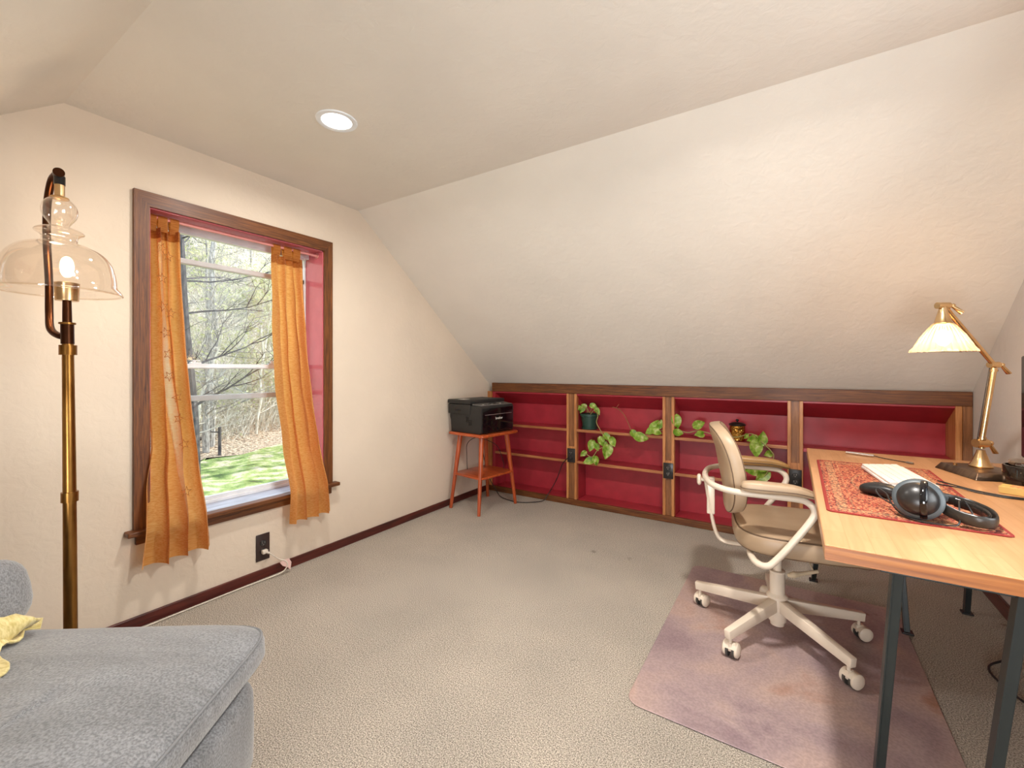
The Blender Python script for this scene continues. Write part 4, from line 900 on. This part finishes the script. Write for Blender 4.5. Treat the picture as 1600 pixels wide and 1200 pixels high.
def cushfn(p):
    q = p.copy(); k = min(1, max(0, 1 - (p.x / .56) ** 4)) * max(0, 1 - (p.y / .48) ** 4)
    if p.z > 0: q.z += .022 * k + .006 * math.sin(9 * p.x + 22 * p.y) * k + .004 * math.sin(30 * p.y + 5 * p.x) * k
    else: q.x -= (.03 if p.x > .4 else 0) * min(1, -p.z / .04); q.y -= (.02 if p.y > .3 else 0) * min(1, -p.z / .04)
    return q
bm = NB(); superbox(bm, .56, .475, .083, .16, .38, 160, 30, (-.56, -.475, .355), fn=cushfn); link('seat_cushion', bm, m_sofa, so, True)
pts = []
for j in range(161):
    th = 2 * PI * j / 160; f = lambda v: math.copysign(abs(v) ** .16, v)
    pts.append(Vector((-.56 + .553 * f(math.cos(th)), -.475 + .468 * f(math.sin(th)), .408)))
link('piping', tube(NB(), pts, .0035, 8), solid('grey_piping', lin(120, 122, 125), .85), so, True)
bm = NB(); superbox(bm, .542, .462, .135, .16, .22, 160, 20, (-.565, -.478, .165)); link('base_frame', bm, m_sofa, so, True)
for x in (-.1, -1.0):
    for y in (-.1, -.86): link('foot', lathe(NB(), [(.022, 0), (.026, .04)], 16, (x, y, 0)), m_black, so, True)
bm = NB(); superbox(bm, .10, .47, .125, .5, .6, 64, 24, (0, 0, 0), Matrix.Translation((-.715, -.485, .545)) @ Matrix.Rotation(R(-14), 4, 'Y')); link('back_cushion', bm, m_sofa, so, True)
bm = NB(); superbox(bm, .12, .475, .36, .2, .3, 64, 20, (-.94, -.475, .40)); link('backrest', bm, m_sofa, so, True)
# throw
bl_ = NB(); rows = []
NX, NY = 44, 50
for i in range(NX + 1):
    row = []
    for j in range(NY + 1):
        u = i / NX; v = j / NY; y = -.095 - .60 * v
        zt = .48 + .65 * min(.16, -.08 - y) ; xe = -.61 + .75 * min(.28, max(0, -.11 - y)) + .02 * math.sin(30 * v)
        xf = -.605; k = min(1, u / .5); m_ = max(0, (u - .5) / .5)
        z = zt + (.462 - zt) * (1 - (1 - k) ** 1.3); x = xf - .012 * (1 - k) + .03 * math.sin(PI * k) + (xe - xf) * m_
        z += .012 * math.sin(24 * v + 6 * u) * (.3 + math.sin(PI * u)) + .007 * math.sin(50 * v * (1 + .2 * u)) + .006
        x += .012 * math.sin(30 * v + 5 * u) * (1 - m_)
        z = max(z, .4655)
        row.append(bl_.verts.new((x, y, z)))
    rows.append(row)
for q, s_ in zip(rows, rows[1:]):
    for j in range(NY): bl_.faces.new((q[j], q[j + 1], s_[j + 1], s_[j]))
m_thr = noise_mat('straw_yellow_throw', [(.35, lin(196, 178, 112)), (.65, lin(226, 212, 156))], 60, 4, .9, stretch=(1, 3, 1), bump=.4, bscale=120, dist=.003, sheen=.3)
th_ = link('throw_blanket', bl_, m_thr, None, True); th_.matrix_world = Matrix.Translation((1.200, .705, 0)) @ Matrix.Rotation(R(35.5), 4, 'Z')
sm = th_.modifiers.new('thick', 'SOLIDIFY'); sm.thickness = .006; sm.offset = 1; tag(th_, 'straw yellow knitted throw draped over the grey back cushion of the sofa', 'blanket')
fr_ = NB()
for k in range(7): tube(fr_, [(-.640 + .004 * k, -.085 - .006 * k, .474), (-.625 + .004 * k, -.062 - .008 * k, .472), (-.605 + .006 * k, -.052 - .007 * k, .468)], .003, 6, 3)
link('fringe', fr_, m_thr, th_, True)

# ------------------------------------------------------------------ outdoors: yard, bank and wooded hillside
def ground_z(x, y):
    d = -x + .55 * (8 - y)      # distance measured across the yard; the lawn reaches further to the right
    z = -2.8 + .12 * math.sin(.5 * x + .3 * y) + .06 * math.sin(1.7 * x - 1.1 * y)
    if d > 17: z += .10 * (d - 17) * min(1, (d - 17) / 6)
    if d > 26: z += .62 * (d - 26) * min(1, (d - 26) / 14)
    return z
def ground(name, d0, d1, y0, y1, nx, ny, mat, ex=0):
    bm = NB(); G = []
    for i in range(nx + 1):
        row = []
        for j in range(ny + 1):
            y = y0 + (y1 - y0) * j / ny; d = d0 + (d1 - d0) * i / nx; d += (.5 * math.sin(.9 * y) + .3 * math.sin(2.3 * y)) if i in ((0,) if ex else (nx,)) else 0
            x = -(d - .55 * (8 - y)); row.append(bm.verts.new((x, y, ground_z(x, y))))
        G.append(row)
    for q, r_ in zip(G, G[1:]):
        for j in range(ny): bm.faces.new((q[j], q[j + 1], r_[j + 1], r_[j]))
    return tag(link(name, bm, mat, None, True), kind='structure')
m_lawn = noise_mat('spring_grass', [(.30, lin(58, 74, 34)), (.40, lin(106, 128, 60)), (.52, lin(150, 162, 96)), (.60, lin(186, 176, 146))], 1.6, 9, .9, bump=.6, bscale=8, dist=.2)
m_litter = noise_mat('leaf_litter', [(.33, lin(96, 78, 62)), (.45, lin(176, 150, 124)), (.55, lin(212, 192, 168)), (.66, lin(150, 128, 104))], 5, 10, .95, bump=1, bscale=7, dist=.3)
m_hill = noise_mat('wooded_ground', [(.32, lin(96, 92, 82)), (.45, lin(176, 168, 150)), (.56, lin(216, 210, 192)), (.68, lin(160, 164, 124))], 1.6, 11, .95, bump=1, bscale=3, dist=.5)
ground('lawn', 2, 18.2, -25, 60, 30, 60, m_lawn)
ground('leaf_bank', 18.2, 27, -25, 60, 20, 60, m_litter, 1)
ground('hillside', 27, 110, -30, 130, 60, 80, m_hill, 1)
fp_ = tag(link('far_meadow', boxm(-33.5, -25.5, 8.2, 12.5, -2.3, -1.95), solid('meadow_green', lin(160, 190, 104), .9)), kind='structure') if False else None
m_bark = noise_mat('grey_bark', [(.35, lin(124, 118, 112)), (.65, lin(192, 186, 178))], 4, 6, .9, stretch=(4, 4, 1), bump=.6)
m_barkd = noise_mat('dark_bark', [(.35, lin(56, 52, 54)), (.65, lin(96, 90, 88))], 4, 6, .9, stretch=(4, 4, 1), bump=.6)
m_twig = noise_mat('pale_twigs', [(.3, lin(176, 164, 146)), (.7, lin(230, 222, 206))], 2, 3, .85)
def bud():
    m, nt, b, o = new_mat('spring_leaves'); co = coords(nt); n = nd(nt, 'ShaderNodeTexNoise'); n.inputs['Scale'].default_value = 1.2; nt.links.new(co, n.inputs['Vector'])
    c = ramp(nt, n.outputs[0], [(.35, lin(170, 174, 124)), (.65, lin(218, 216, 180))]); nt.links.new(c, b.inputs['Base Color']); b.inputs['Roughness'].default_value = .7
    tr = nd(nt, 'ShaderNodeBsdfTranslucent'); nt.links.new(c, tr.inputs[0]); mx = nd(nt, 'ShaderNodeMixShader'); mx.inputs[0].default_value = .4
    nt.links.new(b.outputs[0], mx.inputs[1]); nt.links.new(tr.outputs[0], mx.inputs[2]); nt.links.new(mx.outputs[0], o.inputs[0]); return m
m_bud = bud()
def tree_proto(seed, h, r0, leafy, bark, nb=26, curve=.1):
    rng = random.Random(seed); root = bpy.data.objects.new('bare_tree' if not leafy else 'budding_tree', None); S.collection.objects.link(root)
    tk = NB(); br = NB(); lf = NB()
    P = [Vector((0, 0, -.4))]
    dx, dy = rng.uniform(-curve, curve), rng.uniform(-curve, curve)
    for k in range(1, 9): P.append(Vector((dx * k * h / 16 + rng.uniform(-.1, .1), dy * k * h / 16 + rng.uniform(-.1, .1), h * k / 8)))
    tube(tk, P, r0, 8, 3, rs=[r0 * 1.25, r0, r0 * .8, r0 * .5, r0 * .12])
    def grow(p, d, L, r, lev):
        q = [p]; dd = d.normalized()
        for k in range(4):
            dd = (dd + Vector((rng.uniform(-.3, .3), rng.uniform(-.3, .3), rng.uniform(-.12, .25)))).normalized(); q.append(q[-1] + dd * L / 4)
        tube(br, q, r, 3, 0, rs=[r, r * .3], cap=False)
        if lev:
            for k in range(5 if lev == 2 else 4):
                t = rng.uniform(.25, 1) * 3.99; i = int(t); b0 = q[i].lerp(q[i + 1], t - i)
                grow(b0, dd + Vector((rng.uniform(-1, 1), rng.uniform(-1, 1), rng.uniform(-.5, .7))), L * rng.uniform(.35, .6), max(r * .5, .010), lev - 1)
        if leafy and lev < 2:
            for k in range(leafy):
                c = q[rng.randint(1, 4)] + Vector((rng.uniform(-.25, .25), rng.uniform(-.25, .25), rng.uniform(-.2, .2))); s_ = rng.uniform(.05, .11)
                u = Vector((rng.uniform(-1, 1), rng.uniform(-1, 1), rng.uniform(-1, 1))).normalized() * s_; v = u.orthogonal().normalized() * s_ * .6
                lf.faces.new([lf.verts.new(c + u), lf.verts.new(c + v), lf.verts.new(c - u), lf.verts.new(c - v)])
    for k in range(nb):
        z = rng.uniform(.10, .97) * h; i = min(7, int(z / h * 8)); p = P[i].lerp(P[i + 1], z / h * 8 - i) if i < 8 else P[8]
        a = rng.uniform(0, 2 * PI); grow(p, Vector((math.cos(a), math.sin(a), rng.uniform(-.1, .6))), rng.uniform(.16, .34) * h * (1.15 - .6 * z / h), r0 * .30 * (1.2 - z / h), 2)
    link('trunk', tk, bark, root, True); tag(link('branches', br, bark, root), kind='stuff')
    if leafy: tag(link('foliage', lf, m_bud, root), kind='stuff')
    return root
protos = [tree_proto(1, 13, .13, 0, m_bark), tree_proto(2, 11, .10, 0, m_twig, 30), tree_proto(3, 12, .12, 2, m_bark), tree_proto(4, 8, .07, 0, m_twig, 30, .5), tree_proto(5, 9, .08, 3, m_twig), tree_proto(6, 14, .17, 0, m_barkd, 24)]
rng = random.Random(21)
spots = [(-15.6, 7.0, 5), (-21, 9.6, 0), (-24, 13.4, 3), (-20.5, 8.6, 3)]
for k in range(62):
    d = 21 + 60 * (k / 62) ** 1.1 + rng.uniform(-1, 1); t = rng.uniform(.20, .72)
    x = -d; y = (d + 2.4) * t * .93; 
    if -x + .55 * (8 - y) < 19.5: continue
    spots.append((x, y, rng.choice([0, 1, 2, 2, 3, 4, 4, 1])))
# trees off to the right of the view whose shade falls across the lawn
spots += [(-10.5, 15.5, 0), (-14, 17.5, 5), (-17.5, 16.8, 1), (-7.5, 19, 2)]
used = set(); 
lab = {0: 'bare grey tree on the wooded slope seen through the window', 1: 'slender pale bare tree on the wooded slope seen through the window', 2: 'tall grey tree with yellow-green buds on the slope outside the window', 3: 'leaning low pale bare tree at the foot of the slope outside the window', 4: 'small pale tree with yellow-green buds on the slope outside the window', 5: 'thick dark trunk of the nearest tree at the left edge of the window view'}
grp = {0: 'bare grey trees on the slope', 1: 'slender pale trees on the slope', 2: 'tall budding trees on the slope', 3: 'low leaning trees on the slope', 4: 'small budding trees on the slope', 5: 'large dark trees by the lawn'}
for x, y, k in spots:
    o = protos[k] if k not in used else copy_tree(protos[k]); used.add(k)
    o.location = (x, y, ground_z(x, y)); o.rotation_euler = (0, 0, rng.uniform(0, 6.28)); sc_ = rng.uniform(.85, 1.2); o.scale = (sc_, sc_, sc_)
    tag(o, lab[k], 'tree', grp[k])
# undergrowth: nobody could count the twigs
bm = NB(); rng = random.Random(9)
for k in range(15000):
    d = 18.3 + 40 * rng.random() ** 1.7; t = rng.uniform(.22, .72); x0 = -d; y0 = (d + 2.4) * t * .93
    dd = -x0 + .55 * (8 - y0)
    if dd < 20.5 + rng.random() * 2: continue
    z0 = ground_z(x0, y0); h = rng.uniform(.4, 1.6) * (1 + max(0, dd - 26) * .03); p = Vector((x0, y0, z0 - .05)); q = p + Vector((rng.uniform(-.9, .9), rng.uniform(-.9, .9), h)) ; r_ = q + Vector((rng.uniform(-.7, .7), rng.uniform(-.7, .7), rng.uniform(-.5, .5)))
    w_ = .006 + .0004 * d
    tube(bm, [p, q, r_], w_, 3, 0, rs=[w_, w_ * .4], cap=False)
tag(link('undergrowth', bm, m_twig), 'tangle of pale leafless twigs and brush along the far edge of the lawn', 'brush', None, 'stuff')
bm = NB()
for k in range(2600):
    d = 24 + 45 * rng.random() ** 1.3; t = rng.uniform(.22, .72); x0 = -d; y0 = (d + 2.4) * t * .93
    z0 = ground_z(x0, y0); cl_ = math.sin(.35 * x0 + 1.3 * math.sin(.3 * y0)) * math.sin(.4 * y0)
    if cl_ < .45: continue
    c0 = Vector((x0, y0, z0 + rng.uniform(.3, 3.5)))
    for m_ in range(14):
        c = c0 + Vector((rng.gauss(0, .5), rng.gauss(0, .5), rng.gauss(0, .5))); u = Vector((rng.uniform(-1, 1), rng.uniform(-1, 1), rng.uniform(-1, 1))).normalized() * rng.uniform(.05, .11); v = u.orthogonal() * .7
        bm.faces.new([bm.verts.new(c + u), bm.verts.new(c + v), bm.verts.new(c - u), bm.verts.new(c - v)])
tag(link('budding_brush', bm, m_bud), 'hazy yellow-green budding shrubs scattered over the wooded slope outside', 'brush', None, 'stuff')
# fence post and fallen log at the lawn's edge
t = thing('fence_post', 'short weathered wooden post standing among the leaves at the far lawn edge', 'post', (-20.0, 9.75, ground_z(-20.0, 9.75)))
link('post', tube(NB(), [(0, 0, -.3), (.02, 0, .6), (.0, .01, 1.35)], .07, 10, 3), m_barkd, t, True)
link('rail_stub', tube(NB(), [(0, 0, 1.1), (.02, -.35, 1.16)], .03, 8), m_barkd, t, True)
t = thing('fallen_log', 'dark fallen log lying in the leaf litter behind the lawn', 'log', (-22.3, 8.9, ground_z(-22.3, 8.9)))
link('log', tube(NB(), [(.2, -1.6, .25), (0, 0, .28), (-.1, 1.3, .20)], .14, 10, 4, rs=[.16, .15, .10]), m_barkd, t, True)
link('broken_branch', tube(NB(), [(0, .2, .3), (.1, .5, .7), (.15, .6, 1.1)], .04, 8, 3, rs=[.05, .02]), m_barkd, t, True)
